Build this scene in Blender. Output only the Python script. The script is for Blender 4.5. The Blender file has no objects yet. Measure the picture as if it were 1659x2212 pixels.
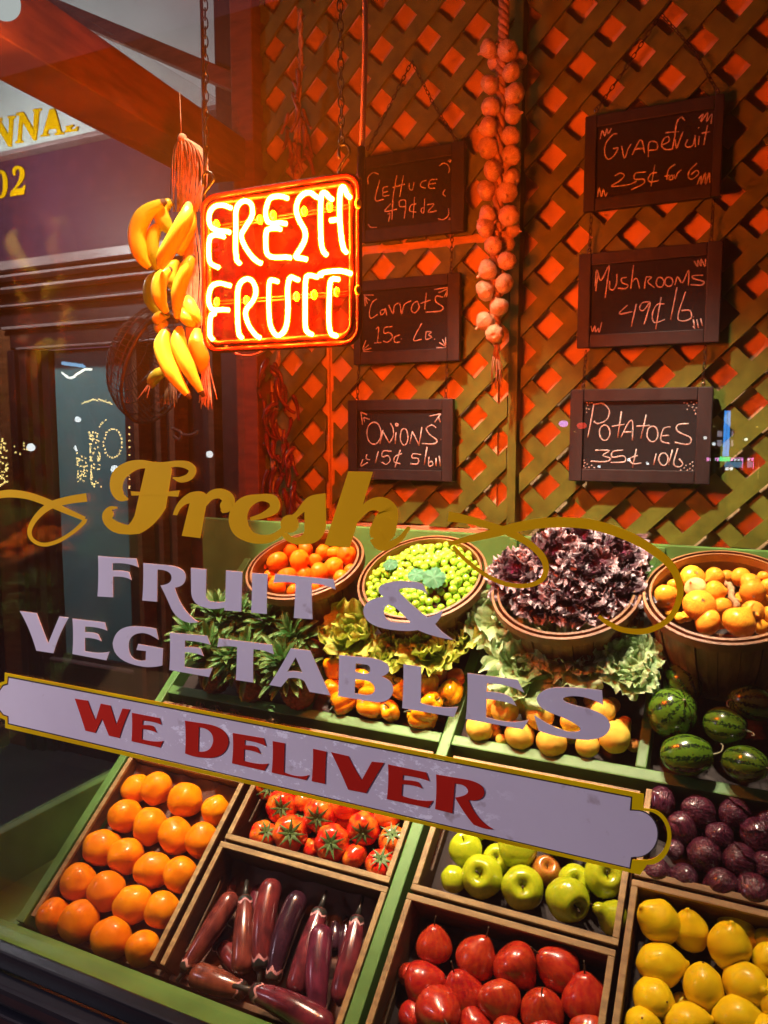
import bpy, bmesh, math, random
from mathutils import Vector, Matrix, Euler, Quaternion, noise as mnoise
R = math.radians
sc = bpy.context.scene
C = sc.collection
random.seed(7)

# ------------------------------------------------------------------ camera, world, light
F = 1700.0; CX = 829.5; CY = 1106.0            # focal length and centre in units of a 1659 x 2212 picture
TH = math.atan(176 / F); YAW = R(25.7); EYE = Vector((0, 0, 1.55))
cam = bpy.data.cameras.new("camera"); camo = bpy.data.objects.new("camera", cam); C.objects.link(camo)
cam.sensor_fit = 'HORIZONTAL'; cam.sensor_width = 36; cam.lens = 36 * F / 1659
cam.clip_start = 0.05; cam.clip_end = 300
_r = Vector((math.cos(YAW), math.sin(YAW), 0))
_f = Vector((-math.sin(YAW) * math.cos(TH), math.cos(YAW) * math.cos(TH), -math.sin(TH)))
_u = _r.cross(_f)
camo.matrix_world = Matrix(((_r.x, _u.x, -_f.x, 0), (_r.y, _u.y, -_f.y, 0), (_r.z, _u.z, -_f.z, EYE.z), (0, 0, 0, 1)))
sc.camera = camo

w = bpy.data.worlds.new("World"); sc.world = w; w.use_nodes = True
bg = w.node_tree.nodes["Background"]
bg.inputs[0].default_value = (0.66, 0.38, 0.62, 1); bg.inputs[1].default_value = 0.40   # lit night sky over a town

sc.view_settings.view_transform = 'Standard'; sc.view_settings.look = 'None'
sc.view_settings.exposure = 0.0; sc.view_settings.gamma = 1.0
sc.cycles.use_denoising = True
sc.cycles.max_bounces = 7; sc.cycles.diffuse_bounces = 3; sc.cycles.glossy_bounces = 4
sc.cycles.transparent_max_bounces = 16; sc.cycles.sample_clamp_indirect = 8.0
sc.cycles.caustics_reflective = False; sc.cycles.caustics_refractive = False

def spot(name, loc, target, watts, deg, blend, col, rad=0.03):
    L = bpy.data.lights.new(name, 'SPOT'); L.energy = watts; L.color = col; L.spot_size = R(deg); L.spot_blend = blend; L.shadow_soft_size = rad
    o = bpy.data.objects.new(name, L); C.objects.link(o); o.location = loc
    o.rotation_euler = (Vector(target) - Vector(loc)).to_track_quat('-Z', 'Y').to_euler(); return o
WARM = (1.0, 0.86, 0.62)
spot("ceiling_spotlight", (-1.05, 1.06, 2.72), (-0.84, 1.38, 1.08), 820, 34, 0.5, WARM)
spot("ceiling_spotlight", (-0.48, 1.08, 2.72), (-0.36, 1.42, 1.15), 600, 26, 0.5, WARM)
spot("ceiling_spotlight", (-0.45, 1.12, 2.72), (-0.03, 1.48, 1.28), 560, 13, 0.4, WARM)
spot("ceiling_spotlight", (-0.80, 1.06, 2.72), (-0.55, 1.86, 1.02), 520, 34, 1.0, WARM)
spot("ceiling_spotlight", (-0.50, 1.06, 2.72), (0.02, 1.86, 1.02), 620, 32, 1.0, WARM)
spot("ceiling_spotlight", (-0.95, 1.24, 2.72), (-0.66, 1.02, 0.80), 380, 35, 0.6, WARM)
spot("ceiling_spotlight", (-0.25, 1.24, 2.72), (-0.06, 1.02, 0.80), 340, 37, 0.6, WARM)
spot("ceiling_spotlight", (-0.80, 1.22, 2.75), (-1.18, 1.34, 1.72), 190, 30, 0.8, WARM)  # warm fill added to brighten the bananas, standing in for bounced light

# ------------------------------------------------------------------ pixel rays -> points on real planes
def ray(u, v):
    x = (u - CX) / F; y = (CY - v) / F
    return _f + _r * x + _u * y
def atY(u, v, Y):
    d = ray(u, v); return EYE + d * (Y / d.y)
def atX(u, v, X):
    d = ray(u, v); return EYE + d * (X / d.x)
def atZ(u, v, Z):
    d = ray(u, v); return EYE + d * ((Z - EYE.z) / d.z)
def atP(u, v, p, n):
    d = ray(u, v); n = Vector(n); return EYE + d * ((Vector(p) - EYE).dot(n) / d.dot(n))
def depth(p): return (Vector(p) - EYE).dot(_f)
BETA = math.atan(0.776)
SO = Vector((0, 0.897, 0.6858)); ES = Vector((0, math.cos(BETA), math.sin(BETA))); EN = Vector((0, -math.sin(BETA), math.cos(BETA)))
def SL(x, s, n=0): return SO + Vector((x, 0, 0)) + ES * s + EN * n      # coordinates on the sloping stand
def atS(u, v, n=0): return atP(u, v, SO + EN * n, EN)
ZC = {}
def zoom(name, u0, v0, k): ZC[name] = (u0, v0, k)
def zz(name, x, y):
    u0, v0, k = ZC[name]; return u0 + k * x, v0 + k * y
zoom('f1', 0, 0, .5); zoom('f3', 0, 663.6, .5); zoom('f6', 829.6, 1401, .5)
zoom('r1', 0, 1592.6, .28); zoom('r2', 331.8, 1426.7, .36); zoom('r3', 829.6, 1592.7, .34); zoom('r4', 1260.8, 1426.7, .2551)
zoom('r5', 331.8, 1128, .28); zoom('r6', 696.8, 1128, .24); zoom('r7', 1028.6, 1128, .24); zoom('r8', 1294, 1161.3, .255)
zoom('N', 411.4, 345.1, .24); zoom('LZ', 743.3, 278.7, .24); zoom('OZ', 730, 829.5, .16); zoom('GZ', 1221, 185.8, .24)
zoom('MZ', 1221, 504.3, .24); zoom('PZ', 1194.5, 822.9, .28); zoom('S7', 0, 962.2, .52); zoom('S8', 796.4, 995.4, .48)
zoom('Z1', 0, 1161.3, .4); zoom('Z2', 597.3, 1260.8, .48); zoom('Z3', 0, 1426.7, .4); zoom('Z4', 597.3, 1526.3, .54)
zoom('B', 252.2, 265.4, .3); zoom('W6', 0, 663.6, .28); zoom('C7', 497.7, 696.8, .21); zoom('G', 995.4, 0, .39); zoom('UV', 0, 0, 1)

# ------------------------------------------------------------------ materials
MATS = {}
def nt(name):
    m = bpy.data.materials.new(name); m.use_nodes = True; MATS[name] = m
    return m, m.node_tree.nodes, m.node_tree.links, m.node_tree.nodes['Principled BSDF']
def mat(name, col, rough=.5, col2=None, scale=8, detail=4, bump=0, bscale=40, coat=0, metal=0, spec=.5, sss=0, rand=0, stretch=None, dist=.002, coatr=.08, lo=.35, hi=.65):
    m, N, L, b = nt(name)
    b.inputs['Roughness'].default_value = rough; b.inputs['Metallic'].default_value = metal
    b.inputs['Specular IOR Level'].default_value = spec
    b.inputs['Coat Weight'].default_value = coat; b.inputs['Coat Roughness'].default_value = coatr
    if sss:
        b.inputs['Subsurface Weight'].default_value = sss; b.inputs['Subsurface Radius'].default_value = (.012, .006, .003); b.inputs['Subsurface Scale'].default_value = .6
    tc = N.new('ShaderNodeTexCoord'); mp = N.new('ShaderNodeMapping'); L.new(tc.outputs['Object'], mp.inputs[0])
    if stretch: mp.inputs['Scale'].default_value = stretch
    oi = N.new('ShaderNodeObjectInfo')
    va = N.new('ShaderNodeVectorMath'); va.operation = 'SCALE'; va.inputs['Scale'].default_value = 7.0
    cx = N.new('ShaderNodeCombineXYZ'); 
    for i in range(3): L.new(oi.outputs['Random'], cx.inputs[i])
    L.new(cx.outputs[0], va.inputs[0]); ad = N.new('ShaderNodeVectorMath'); L.new(mp.outputs[0], ad.inputs[0]); L.new(va.outputs[0], ad.inputs[1])
    vec = ad.outputs[0]
    if col2 is None: col2 = tuple(c * .75 for c in col)
    nz = N.new('ShaderNodeTexNoise'); nz.inputs['Scale'].default_value = scale; nz.inputs['Detail'].default_value = detail; L.new(vec, nz.inputs['Vector'])
    rp = N.new('ShaderNodeValToRGB'); rp.color_ramp.elements[0].color = (*col2, 1); rp.color_ramp.elements[1].color = (*col, 1)
    rp.color_ramp.elements[0].position = lo; rp.color_ramp.elements[1].position = hi
    L.new(nz.outputs['Fac'], rp.inputs[0]); out = rp.outputs[0]
    if rand:
        hs = N.new('ShaderNodeHueSaturation'); mr = N.new('ShaderNodeMapRange'); mr.inputs['To Min'].default_value = .5 - rand * .12; mr.inputs['To Max'].default_value = .5 + rand * .12
        L.new(oi.outputs['Random'], mr.inputs[0]); L.new(mr.outputs[0], hs.inputs['Hue']); L.new(out, hs.inputs['Color'])
        m2 = N.new('ShaderNodeMapRange'); m2.inputs['To Min'].default_value = 1 - rand; m2.inputs['To Max'].default_value = 1 + rand * .4
        L.new(oi.outputs['Random'], m2.inputs[0]); L.new(m2.outputs[0], hs.inputs['Value']); out = hs.outputs[0]
    L.new(out, b.inputs['Base Color'])
    if bump:
        n2 = N.new('ShaderNodeTexNoise'); n2.inputs['Scale'].default_value = bscale; n2.inputs['Detail'].default_value = 5; L.new(vec, n2.inputs['Vector'])
        bp = N.new('ShaderNodeBump'); bp.inputs['Strength'].default_value = bump; bp.inputs['Distance'].default_value = dist
        L.new(n2.outputs['Fac'], bp.inputs['Height']); L.new(bp.outputs[0], b.inputs['Normal'])
    return m
def emat(name, col, strength, sample=False):
    m, N, L, b = nt(name); N.remove(b); e = N.new('ShaderNodeEmission'); e.inputs[0].default_value = (*col, 1); e.inputs[1].default_value = strength
    L.new(e.outputs[0], N['Material Output'].inputs[0])
    if not sample: m.cycles.emission_sampling = 'NONE'
    return m
def leafmat(name, cols, rough=.45, bump=.4, transl=.25):
    """colour follows the attribute t: 0 at the rib, 1 at the leaf's edge"""
    m, N, L, b = nt(name); b.inputs['Roughness'].default_value = rough
    at = N.new('ShaderNodeAttribute'); at.attribute_name = 't'
    tc = N.new('ShaderNodeTexCoord'); nz = N.new('ShaderNodeTexNoise'); nz.inputs['Scale'].default_value = 9; L.new(tc.outputs['Object'], nz.inputs['Vector'])
    ma = N.new('ShaderNodeMath'); ma.operation = 'MULTIPLY_ADD'; ma.inputs[1].default_value = .5; L.new(nz.outputs['Fac'], ma.inputs[0])
    ms = N.new('ShaderNodeMath'); ms.operation = 'SUBTRACT'; ms.inputs[1].default_value = .25; L.new(at.outputs['Fac'], ms.inputs[0]); L.new(ms.outputs[0], ma.inputs[2])
    rp = N.new('ShaderNodeValToRGB'); el = rp.color_ramp.elements
    while len(el) < len(cols): el.new(.5)
    for e, (p, c) in zip(el, cols): e.position = p; e.color = (*c, 1)
    L.new(ma.outputs[0], rp.inputs[0]); L.new(rp.outputs[0], b.inputs['Base Color'])
    n2 = N.new('ShaderNodeTexNoise'); n2.inputs['Scale'].default_value = 16; n2.inputs['Detail'].default_value = 5; L.new(tc.outputs['Object'], n2.inputs['Vector'])
    bp = N.new('ShaderNodeBump'); bp.inputs['Strength'].default_value = bump; bp.inputs['Distance'].default_value = .004; L.new(n2.outputs['Fac'], bp.inputs['Height']); L.new(bp.outputs[0], b.inputs['Normal'])
    tr = N.new('ShaderNodeBsdfTranslucent'); L.new(rp.outputs[0], tr.inputs[0]); mx = N.new('ShaderNodeMixShader'); mx.inputs[0].default_value = transl
    L.new(b.outputs[0], mx.inputs[1]); L.new(tr.outputs[0], mx.inputs[2]); L.new(mx.outputs[0], N['Material Output'].inputs[0])
    return m
def glassmat(name, tint, ior=1.5, rough=0.0, bloom=0.0):
    m, N, L, b = nt(name); N.remove(b)
    t = N.new('ShaderNodeBsdfTransparent'); t.inputs[0].default_value = (*tint, 1); g = N.new('ShaderNodeBsdfGlossy'); g.inputs['Roughness'].default_value = rough
    lw = N.new('ShaderNodeLayerWeight'); lw.inputs[0].default_value = .5; pw = N.new('ShaderNodeMath'); pw.operation = 'POWER'; pw.inputs[1].default_value = 5; L.new(lw.outputs['Facing'], pw.inputs[0])
    fr = N.new('ShaderNodeMath'); fr.operation = 'MULTIPLY_ADD'; fr.inputs[1].default_value = .8; fr.inputs[2].default_value = ((ior - 1) / (ior + 1)) ** 2; L.new(pw.outputs[0], fr.inputs[0]); mx = N.new('ShaderNodeMixShader')
    L.new(fr.outputs[0], mx.inputs[0]); L.new(t.outputs[0], mx.inputs[1]); L.new(g.outputs[0], mx.inputs[2]); out = mx.outputs[0]
    if bloom:      # added scatter in the pane, standing in for bloom around the neon
        tl = N.new('ShaderNodeBsdfTranslucent'); tl.inputs[0].default_value = (1, .75, .75, 1); m2 = N.new('ShaderNodeMixShader')
        tc = N.new('ShaderNodeTexCoord'); nz = N.new('ShaderNodeTexNoise'); nz.inputs['Scale'].default_value = 2.2; nz.inputs['Detail'].default_value = 5; L.new(tc.outputs['Object'], nz.inputs['Vector'])
        mr = N.new('ShaderNodeMapRange'); mr.inputs['From Min'].default_value = .3; mr.inputs['From Max'].default_value = .7; mr.inputs['To Min'].default_value = bloom * .6; mr.inputs['To Max'].default_value = bloom * 1.4; L.new(nz.outputs['Fac'], mr.inputs[0]); L.new(mr.outputs[0], m2.inputs[0])
        L.new(out, m2.inputs[1]); L.new(tl.outputs[0], m2.inputs[2]); out = m2.outputs[0]
    L.new(out, N['Material Output'].inputs[0])
    return m

GREEN = mat('green_paint', (.105, .25, .055), .5, (.075, .185, .036), 14, bump=.25, bscale=120, dist=.001, spec=.4)
GREENL = mat('green_lattice_paint', (.17, .22, .026), .55, (.105, .14, .015), 24, bump=.3, bscale=90, dist=.001, spec=.35)
CRATE = mat('crate_wood', (.36, .235, .085), .6, (.21, .125, .042), 6, bump=.3, bscale=60, stretch=(3, 3, 30), dist=.001)
SHADEDW = mat('shaded_panel_wood', (.13, .060, .018), .65, (.075, .032, .010), 5, bump=.3, bscale=50, stretch=(2, 2, 24), dist=.001)  # crate wood darkened; shade inside the crates is put into its colour
BASKETW = mat('basket_wood', (.34, .15, .042), .5, (.15, .058, .016), 22, bump=.35, bscale=50, stretch=(4, 4, .6), dist=.0015)
HOOP = mat('basket_hoop_wood', (.30, .14, .045), .55, (.17, .075, .022), 14, bump=.2, dist=.001)
WALL = mat('tan_wall', (.80, .52, .28), .75, (.68, .42, .21), 7, bump=.1)
BLACKB = mat('slate', (.007, .008, .011), .8, (.004, .005, .007), 14, bump=.1)
FRAMEW = mat('dark_frame_wood', (.024, .022, .024), .6, (.012, .010, .012), 7, bump=.35, bscale=30, stretch=(6, 6, 1), dist=.0015)
CHALK = mat('chalk', (.75, .70, .66), .95, (.40, .36, .34), 130, bump=.3, bscale=300, dist=.0005)
CHAINM = mat('chain_metal', (.10, .07, .05), .35, (.05, .035, .03), 30, metal=.8)
BRIGHTM = mat('bright_hook', (.6, .5, .45), .25, metal=.9)
REDP = mat('red_timber', (.24, .075, .024), .55, (.14, .040, .012), 9, bump=.3, bscale=25, stretch=(1, 1, 6), dist=.0015)
DARKP = mat('dark_maroon_paint', (.040, .011, .012), .45, (.022, .006, .007), 5, bump=.1)
FASC = mat('white_fascia_paint', (.62, .66, .62), .6, (.54, .58, .55), 3, bump=.1)
GOLD = mat('gold_leaf', (.86, .47, .0), .6, (.78, .40, .0), 3, spec=.1)
GOLDB = mat('gold_border', (.84, .60, .0), .6, (.62, .38, .0), 5, spec=.1)
WHITEV = mat('white_vinyl', (.80, .76, .82), .55, (.76, .72, .79), 2.5, spec=.3)
REDV = mat('red_vinyl', (.52, .020, .010), .6, (.46, .016, .008), 5, spec=.1)
NAVY = mat('navy_frame_paint', (.006, .006, .010), .4, (.004, .004, .007), 6, bump=.15, spec=.25)
GLASS = glassmat('tinted_window_glass', (.56, .55, .56), 1.45, .006, .0013)
SIDEGL = glassmat('side_glass', (.97, .97, .97), 1.45)
DOORG = mat('door_glass', (.14, .36, .38), .4, (.09, .27, .29), 1.2, spec=.2)  # pane built opaque teal; its reflection is put into the colour
TRANS = mat('transom_glass', (.075, .026, .055), .5, (.055, .02, .04), 2, spec=.2)
MOULD = mat('pale_moulding', (.30, .20, .19), .4, (.2, .13, .13), 5)
ORANGE = mat('orange_peel', (.84, .26, .0), .42, (.72, .18, .0), 1.6, bump=.25, bscale=16, dist=.002, coat=.22, coatr=.16, rand=.05, spec=.12)
TANG = mat('tangerine_peel', (.95, .24, .008), .32, (.88, .18, .005), 1.6, bump=.3, bscale=22, dist=.001, coat=.3, sss=.08, rand=.05, spec=.12)
TOM = mat('tomato_skin', (.70, .028, .008), .2, (.88, .22, .015), 1.3, coat=.6, sss=.06, rand=.03, lo=.36, hi=.52)
CALYX = mat('calyx_green', (.12, .22, .05), .6, (.06, .11, .025), 8)
EGG = mat('eggplant_skin', (.19, .026, .028), .24, (.07, .011, .014), 60, detail=6, coat=.35, coatr=.15, rand=.25, stretch=(1, 1, .35))
EGGD = mat('dark_eggplant_skin', (.045, .012, .022), .22, (.02, .006, .012), 40, coat=.6)
EGGP = mat('eggplant_pale_collar', (.68, .34, .32), .5, (.5, .2, .22), 60)
SHELFD = mat('shaded_shelf_wood', (.030, .012, .008), .7, (.018, .007, .005), 6)  # near-black: shade on shelf and crate floors is put into the colour
EGGC = mat('eggplant_cap', (.016, .014, .012), .35, (.035, .035, .028), 30, bump=.3)
PEAR = mat('red_pear_skin', (.36, .010, .008), .26, (.50, .045, .012), 5, coat=.5, coatr=.06, rand=.04, stretch=(1, 1, .3), detail=8, bump=.1, bscale=12, dist=.001)
STEM = mat('brown_stem', (.07, .04, .015), .7)
APPLE = mat('green_apple_skin', (.44, .47, .012), .22, (.34, .42, .010), 5, coat=.5, coatr=.05, sss=.05, rand=.04)
APPLER = mat('blushed_apple_skin', (.40, .20, .02), .22, (.35, .07, .015), 9, coat=.5)
LEMON = mat('lemon_peel', (.92, .70, .010), .36, (.86, .60, .008), 1.8, bump=.28, bscale=24, dist=.0012, coat=.25, coatr=.2, sss=.08, rand=.03, spec=.12)
LIME = mat('pale_lime_peel', (.62, .60, .03), .35, (.55, .5, .02), 6, bump=.2)
PURP = mat('radicchio_leaf', (.030, .007, .018), .26, (.12, .022, .05), 4.5, detail=6, bump=.9, bscale=3.5, dist=.004, coat=.8, coatr=.1, rand=.12, stretch=(1.8, 1.8, .35))
PEPPER = mat('yellow_pepper_skin', (.92, .42, .006), .16, (.88, .34, .004), 6, coat=.8, coatr=.05, sss=.05, rand=.03)
PEPPERO = mat('orange_pepper_skin', (.8, .14, .006), .18, (.75, .1, .005), 6, coat=.7)
PSTEM = mat('pepper_stem', (.03, .045, .03), .5, (.05, .07, .035), 30)
PEACH = mat('peach_skin', (.92, .66, .09), .75, (.90, .48, .06), 1.3, bump=.1, sss=.1, rand=.03, spec=.12)
PEACHR = mat('blushed_peach_skin', (.60, .16, .04), .7, (.8, .36, .07), 7, spec=.12)
ONION = mat('onion_skin', (.86, .40, .035), .27, (.66, .22, .012), 4.5, detail=6, coat=.35, rand=.05, stretch=(3, 3, .2), bump=.2, bscale=5, dist=.001, spec=.12)
ONIONP = mat('pale_onion_skin', (.86, .55, .22), .3, (.75, .40, .12), 5, coat=.3, stretch=(3, 3, .22))
ROOTM = mat('dry_root', (.45, .28, .13), .9, (.25, .14, .06), 60, bump=.4)
GRAPE = mat('green_grape_skin', (.36, .62, .05), .2, (.29, .54, .04), 2, coat=.5, sss=.25, rand=.05)
GLEAF = leafmat('grape_leaf', [(0, (.10, .30, .12)), (.4, (.02, .13, .055)), (1, (.03, .17, .06))], .7, .2, .1)
GARLIC = mat('garlic_skin', (.80, .60, .36), .32, (.42, .25, .12), 4.5, detail=6, bump=.4, bscale=5, stretch=(3, 3, .3), sss=.05)
ROPEM = mat('straw_rope', (.55, .34, .17), .85, (.34, .19, .09), 80, bump=.6, bscale=180, dist=.002)
RAFFIA = mat('raffia', (.72, .40, .24), .7, (.50, .24, .13), 60, spec=.12)
BANANA = mat('banana_peel', (.94, .66, .04), .38, (.88, .56, .025), 8, coat=.15, coatr=.2, bump=.1, rand=.04, sss=.05, spec=.12)
BTIP = mat('banana_tip', (.09, .045, .015), .7)
CHILI = mat('red_chilli', (.20, .010, .008), .25, (.10, .006, .005), 20, coat=.5)
CHILID = mat('dried_chilli', (.32, .11, .05), .55, (.16, .05, .025), 30)
WIRE = mat('dark_wire', (.06, .026, .022), .5, (.06, .028, .025), 20)
PINEB = mat('pineapple_rind', (.20, .075, .026), .55, (.07, .022, .010), 7)
PINEL = leafmat('pineapple_leaf', [(0, (.10, .26, .06)), (.6, (.06, .20, .04)), (1, (.24, .42, .14))], .4)
KALE = leafmat('ornamental_kale_leaf', [(0, (.80, .05, .28)), (.20, (.50, .03, .17)), (.36, (.13, .014, .05)), (.62, (.055, .018, .028)), (.76, (.07, .03, .04)), (.88, (.54, .45, .50)), (1.0, (.78, .70, .74))], .5, .8, .15)
LETT = leafmat('yellow_lettuce_leaf', [(0, (.46, .50, .08)), (.5, (.22, .33, .02)), (1, (.56, .64, .09))], .45, .6)
CABB = leafmat('pale_cabbage_leaf', [(0, (.60, .52, .18)), (.35, (.26, .36, .09)), (.7, (.34, .54, .22)), (1, (.62, .80, .46))], .5, .6)
DRYL = leafmat('dry_leaf', [(0, (.20, .07, .02)), (1, (.28, .09, .03))], .6)
GROUNDM = mat('pavement', (.045, .042, .042), .7, (.03, .028, .028), 2, bump=.3)
BRICK = mat('brick', (.30, .075, .035), .8, (.2, .05, .025), 9, bump=.5)
CEIL = mat('ceiling_board', (.30, .20, .14), .8)
CORDP = mat('pink_cord', (.80, .30, .28), .4, (.7, .22, .2), 10)
CORDD = mat('dark_cord', (.05, .012, .012), .5)
PAPER = mat('brown_paper', (.17, .075, .05), .8, (.09, .04, .03), 20, bump=.5, bscale=30, dist=.004)

def watermelon_mat():
    m, N, L, b = nt('watermelon_rind'); b.inputs['Roughness'].default_value = .22; b.inputs['Coat Weight'].default_value = .5
    tc = N.new('ShaderNodeTexCoord'); sp = N.new('ShaderNodeSeparateXYZ'); L.new(tc.outputs['Object'], sp.inputs[0])
    at2 = N.new('ShaderNodeMath'); at2.operation = 'ARCTAN2'; L.new(sp.outputs[1], at2.inputs[0]); L.new(sp.outputs[0], at2.inputs[1])
    nz = N.new('ShaderNodeTexNoise'); nz.inputs['Scale'].default_value = 11; nz.inputs['Detail'].default_value = 3; L.new(tc.outputs['Object'], nz.inputs['Vector'])
    k = N.new('ShaderNodeMath'); k.operation = 'MULTIPLY_ADD'; k.inputs[1].default_value = .8; L.new(nz.outputs['Fac'], k.inputs[0]); L.new(at2.outputs[0], k.inputs[2])
    mu = N.new('ShaderNodeMath'); mu.operation = 'MULTIPLY'; mu.inputs[1].default_value = 10; L.new(k.outputs[0], mu.inputs[0])
    sn = N.new('ShaderNodeMath'); sn.operation = 'SINE'; L.new(mu.outputs[0], sn.inputs[0])
    rp = N.new('ShaderNodeValToRGB'); e = rp.color_ramp.elements; e[0].position = .35; e[0].color = (.075, .17, .010, 1); e[1].position = .80; e[1].color = (.007, .024, .005, 1)
    L.new(sn.outputs[0], rp.inputs[0]); L.new(rp.outputs[0], b.inputs['Base Color']); return m
MELON = watermelon_mat()
MSTEM = mat('pale_stem', (.30, .28, .17), .7)
def neon_panel_mat():
    m, N, L, b = nt('red_acrylic'); b.inputs['Base Color'].default_value = (.60, .022, .008, 1); b.inputs['Roughness'].default_value = .25
    tc = N.new('ShaderNodeTexCoord'); nz = N.new('ShaderNodeTexNoise'); nz.inputs['Scale'].default_value = 90; nz.inputs['Detail'].default_value = 5; L.new(tc.outputs['Object'], nz.inputs['Vector'])
    rp = N.new('ShaderNodeValToRGB'); rp.color_ramp.elements[0].position = .35; rp.color_ramp.elements[0].color = (.012, .00006, .00003, 1); rp.color_ramp.elements[1].position = .7; rp.color_ramp.elements[1].color = (.06, .0004, .0002, 1)
    b.inputs['Specular IOR Level'].default_value = .03
    L.new(nz.outputs['Fac'], rp.inputs[0]); L.new(rp.outputs[0], b.inputs['Base Color'])
    t = N.new('ShaderNodeBsdfTransparent'); t.inputs[0].default_value = (1, .62, .5, 1); mx = N.new('ShaderNodeMixShader'); mx.inputs[0].default_value = .85
    L.new(b.outputs[0], mx.inputs[1]); L.new(t.outputs[0], mx.inputs[2]); L.new(mx.outputs[0], N['Material Output'].inputs[0]); return m
NPANEL = neon_panel_mat()
NEON = emat('lit_neon_gas', (1.0, .23, .010), 1750, True)
def halo_glass():  # glow put on the glass shell for the halo around the gas
    m, N, L, b = nt('neon_tube_halo'); N.remove(b)
    t = N.new('ShaderNodeBsdfTransparent'); e = N.new('ShaderNodeEmission'); e.inputs[0].default_value = (1, .36, .0, 1); e.inputs[1].default_value = 1.25
    a = N.new('ShaderNodeAddShader'); L.new(t.outputs[0], a.inputs[0]); L.new(e.outputs[0], a.inputs[1]); L.new(a.outputs[0], N['Material Output'].inputs[0]); m.cycles.emission_sampling = 'NONE'; return m
NHALO = halo_glass()
NTUBE = mat('unlit_red_tube', (.30, .012, .004), .3, (.2, .006, .002), 10, spec=.15)
NCLIP = mat('tube_support', (.85, .45, .04), .3, (.7, .3, .02), 20)

# ------------------------------------------------------------------ mesh helpers
def link(name, me, m, parent=None, smooth=True):
    o = bpy.data.objects.new(name, me); C.objects.link(o)
    if m is not None: me.materials.append(m)
    if smooth and me.polygons: me.polygons.foreach_set('use_smooth', [True] * len(me.polygons))
    if parent is not None: o.parent = parent
    return o
class MB:
    def __init__(s): s.v = []; s.f = []; s.t = []
    def add(s, vs, fs, ts=None):
        b = len(s.v); s.v += [Vector(p) for p in vs]; s.f += [tuple(i + b for i in f) for f in fs]
        s.t += list(ts) if ts else [0.0] * len(vs)
    def box(s, a, b):
        x0, y0, z0 = a; x1, y1, z1 = b
        s.hexa([(x0, y0, z0), (x1, y0, z0), (x1, y1, z0), (x0, y1, z0), (x0, y0, z1), (x1, y0, z1), (x1, y1, z1), (x0, y1, z1)])
    def hexa(s, p): s.add(p, [(3, 2, 1, 0), (4, 5, 6, 7), (0, 1, 5, 4), (1, 2, 6, 5), (2, 3, 7, 6), (3, 0, 4, 7)])
    def sbox(s, x0, x1, s0, s1, n0, n1):     # box on the slope of the stand
        s.hexa([SL(x0, s0, n0), SL(x1, s0, n0), SL(x1, s1, n0), SL(x0, s1, n0), SL(x0, s0, n1), SL(x1, s0, n1), SL(x1, s1, n1), SL(x0, s1, n1)])
    def tube(s, pts, rad, seg=8, cap=True, flat=1.0, closed=False):
        pts = [Vector(p) for p in pts]; n = len(pts)
        if not hasattr(rad, '__len__'): rad = [rad] * n
        t0 = (pts[1] - pts[0]).normalized(); up = Vector((0, 0, 1)) if abs(t0.z) < .9 else Vector((1, 0, 0))
        side = t0.cross(up).normalized(); vs = []
        for i, p in enumerate(pts):
            if closed: t = (pts[(i + 1) % n] - pts[i - 1])
            else: t = (pts[min(i + 1, n - 1)] - pts[max(i - 1, 0)])
            if t.length < 1e-9: t = t0
            t = t.normalized(); side = (side - t * side.dot(t))
            side = side.normalized() if side.length > 1e-6 else t.orthogonal().normalized()
            nn = t.cross(side)
            for k in range(seg):
                a = 2 * math.pi * k / seg; vs.append(p + (side * math.cos(a) + nn * math.sin(a) * flat) * rad[i])
        fs = []
        for i in range(n if closed else n - 1):
            j = (i + 1) % n
            for k in range(seg):
                l = (k + 1) % seg; fs.append((i * seg + k, i * seg + l, j * seg + l, j * seg + k))
        if cap and not closed: fs.append(tuple(range(seg - 1, -1, -1))); fs.append(tuple((n - 1) * seg + k for k in range(seg)))
        s.add(vs, fs)
    def ball(s, c, r, seg=10, rings=7, sq=(1, 1, 1)):
        c = Vector(c); vs = [c + Vector((0, 0, r * sq[2]))]; fs = []
        for i in range(1, rings):
            th = math.pi * i / rings
            for k in range(seg):
                a = 2 * math.pi * k / seg; vs.append(c + Vector((math.sin(th) * math.cos(a) * r * sq[0], math.sin(th) * math.sin(a) * r * sq[1], math.cos(th) * r * sq[2])))
        vs.append(c - Vector((0, 0, r * sq[2]))); e = len(vs) - 1
        for k in range(seg):
            fs.append((0, 1 + k, 1 + (k + 1) % seg)); fs.append((e, e - 1 - k, e - 1 - (k + 1) % seg))
        for i in range(rings - 2):
            for k in range(seg):
                l = (k + 1) % seg; a = 1 + i * seg; fs.append((a + k, a + seg + k, a + seg + l, a + l))
        s.add(vs, fs)
    def build(s, name, m, parent=None, smooth=False, bevel=0, attr=False):
        me = bpy.data.meshes.new(name); me.from_pydata([tuple(p) for p in s.v], [], s.f); me.update()
        if bevel:
            bm = bmesh.new(); bm.from_mesh(me); bmesh.ops.bevel(bm, geom=bm.edges[:], offset=bevel, segments=2, affect='EDGES', profile=.6); bm.to_mesh(me); bm.free()
        if attr:
            a = me.attributes.new('t', 'FLOAT', 'POINT'); a.data.foreach_set('value', s.t)
        o = link(name, me, m, parent, smooth)
        return o
def tag(o, label, cat, group=None, kind=None):
    if label: o['label'] = label
    if cat: o['category'] = cat
    if group: o['group'] = group
    if kind: o['kind'] = kind
    return o
def empty(name, loc, label, cat, group=None):
    o = bpy.data.objects.new(name, None); C.objects.link(o); o.location = loc; o.empty_display_size = .05; return tag(o, label, cat, group)
def adopt(ch, par):      # keep the world place of a child built in world space under a placed empty
    ch.parent = par; ch.matrix_parent_inverse = Matrix.Translation(par.location).inverted(); return ch
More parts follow.
